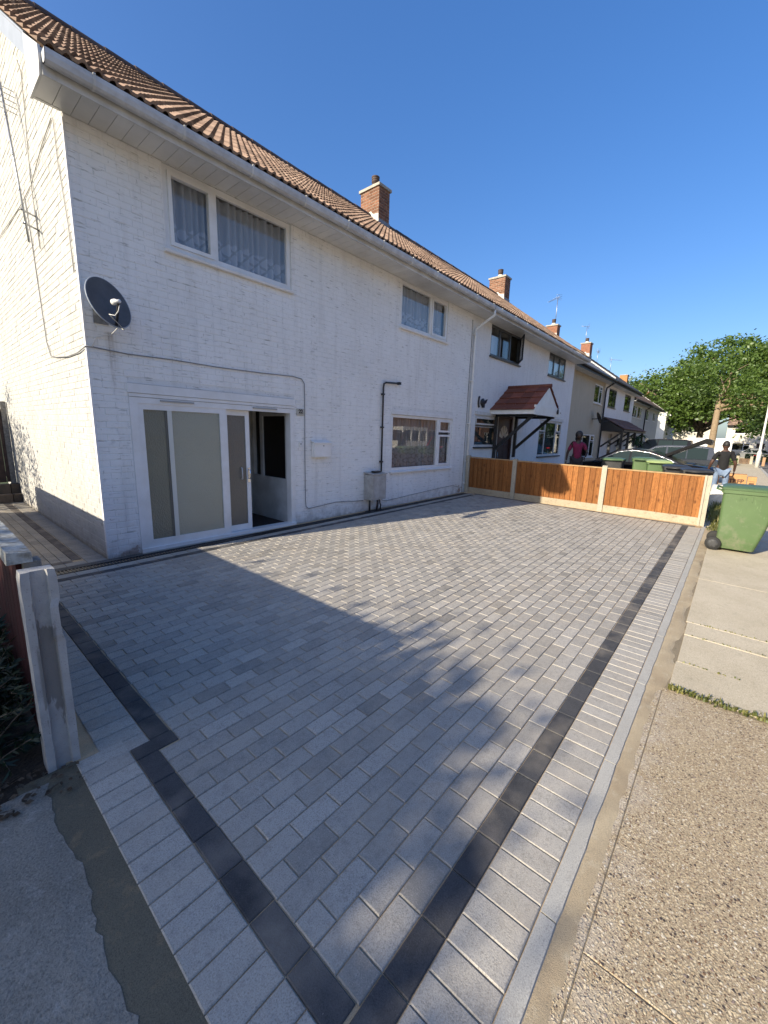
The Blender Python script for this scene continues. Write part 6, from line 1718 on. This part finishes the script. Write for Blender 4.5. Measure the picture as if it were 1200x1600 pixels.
# aerials on the roofs
aerial('tv_aerial', (25.6, 4.0, 8.5), 1.5, 'tall tv aerial on a mast above the neighbour roof', az=.9, group=None)
aerial('tv_aerial', (32.2, 4.0, 8.5), 1.2, 'tv aerial mast beside the red chimney of the far house', az=2.2, n=4, ln=.4)
aerial('tv_aerial', (39, 4.8, 8.0), 1.2, 'tv aerial with long boom over the far grey roof', az=.2, n=10, ln=1.6)
aerial('tv_aerial', (44, 4.8, 7.9), 1.3, 'farthest tv aerial of the roofs, nearest the trees', az=-.5, n=9, ln=1.4)

# houses beyond the trees
far = [(86, 7, 'pale distant house under the trees behind the white van'), (88, -4, 'distant cream house right of the pale one under the trees'), (90, -15, 'distant white house behind the tree at the right edge')]
for x, y, lab in far:
    plain_house(lab, (x, y - 0, -.3), R(-90), 9.5, painted_brick('far_white_%d' % x, (.62, .58, .5), (.55, .5, .42), peel=0, speck=.2), TILE, [(1, 3, 3.5, 4.4), (6, 8, 3.5, 4.4), (1, 3.2, .8, 2), (6, 8.2, .8, 2)], [(4, 5, -.2, 2)], name='distant_house')
# brick houses across the road (seen in the window reflections)
RB = pm('red_house_brick', (.22, .115, .075), (.28, .15, .10), 3, .9, .3, 40)
for k in range(5):
    lab = ['brick house across the road, nearest the camera', 'brick house across the road, second along', 'brick house across the road with a white bay', 'brick house across the road, fourth along', 'brick house across the road, farthest along'][k]
    hs = plain_house(lab, (8.4 + k * 13.5, -21, 0), R(180), 12.8, RB, TILE, [(1.2, 3.2, 3.4, 4.4), (5.4, 7.4, 3.4, 4.4), (9.4, 11.4, 3.4, 4.4), (1.2, 3.8, .8, 2.1), (9, 11.6, .8, 2.1)], [(6, 7, -.1, 2.1)], name='brick_house', chim=[(5.5, 6.3, 3.1, 3.9, 8.5)])
    if k == 2:
        bw = MB(); bw.box(.6, 4.8, -1.6, -.005, 0, .9); bw.box(.6, 4.8, -1.6, -.005, 1.95, 2.3); 
        for a in (.6, 1.9, 3.3, 4.65): bw.box(a, a + .15, -1.6, -1.45, .9, 1.95)
        bw.box(.6, .75, -.2, -.005, .9, 1.95).box(4.65, 4.8, -.2, -.005, .9, 1.95)
        bw.build('white_bay', UP, hs)
        MB().box(.75, 4.65, -1.5, -1.48, .9, 1.95).build('bay_glass', GLASSD, hs)

plain_house('unseen white house on the left, added to keep sky glow off the driveway', (-26.5, 0, 0), 0, 9.2, MW2, TILE, [(1, 3, 3.5, 4.5), (6, 8, 3.5, 4.5), (1, 3.5, .8, 2.1)], [(5, 6, -.1, 2.1)], name='white_house', chim=[(4.4, 5.0, 3.1, 3.8, 8.4)])  # unseen house, added to block the bright sky below the sun
# lamp post, low wall with posts
lp = thing('lamp_post', 'pale tapering street lamp post leaning into view at the right edge', 'lamp post', (37, -6.85, -.01))
MB().lathe([(.13, 0), (.13, 1.0), (.115, 1.08), (.075, 1.15), (.06, 3.5), (.05, 6.0)], (0, 0, 0), n=14).build('post_shaft', pm('pale_grey_paint', (.62, .61, .57), (.54, .53, .49), 6, .5), lp)
MB().bar((0, 0, 5.95), (0, -1.0, 6.1), .06, .06).build('lamp_arm', METAL, lp, recalc=True)
MB().box(-.1, .1, -1.55, -.95, 6.05, 6.17).build('lamp_head', METAL, lp, bevel=.03)
lw = thing('low_fence', 'low boundary fence of pale posts and brown panels across the side road', 'fence', (43.0, -5.9, 0))
for k, y in enumerate((.9, .1, -.75, -1.5)): MB().box(-.1, .1, y - .09, y + .09, -.3, .62 - .05 * (k == 3)).build('low_post', POSTN if k < 3 else pm('brick_post', (.35, .22, .13), None, 5, .9), lw, bevel=.01)
for a, b_ in ((.1, .9), (-.75, .1)):
    n = 7
    for q in range(n):
        ya = a + .1 + (b_ - a - .2) * q / n
        MB().box(-.03, .0, ya, ya + (b_ - a - .2) / n - .01, -.2, .42).build('fence_board', pm('brown_low_board', (.12, .075, .045), (.17, .11, .065), 9, .85, tone=.25) if a < 0 else BLK, lw)
    MB().box(-.05, .05, a + .09, b_ - .09, -.3, -.2).build('base_board', POSTN, lw)
# hedges at the far junction
for i, (x, y, wx, wy, h, lab) in enumerate(((39.5, -3.6, .9, 2.2, .75, 'low clipped green hedge beyond the black car'), (54, -9.0, .8, 2.6, .9, 'dark low hedge behind the low fence'))):
    hg = thing('hedge', lab, 'hedge', (x, y, -.3)); hb = MB(); rr = random.Random(50 + i)
    pts = []
    for _ in range(1500):
        p = [rr.uniform(-1, 1), rr.uniform(-1, 1), rr.uniform(0, 1)]; ax = rr.randrange(3)
        if ax == 2: p[2] = 1 - abs(rr.gauss(0, .06))
        else: p[ax] = rr.choice((-1, 1)) * (1 - abs(rr.gauss(0, .06)))
        pts.append((p[0] * wx, p[1] * wy, p[2] * h))
    leaf_cloud(hb, pts, .07, rr); hb.build('foliage', LEAFA if i == 0 else LEAFB, hg)
    MB().box(-wx * .8, wx * .8, -wy * .9, wy * .9, 0, h * .8).build('branch_mass', pm('hedge_core', (.02, .03, .012), None, 6, .9, .6, 20), hg)
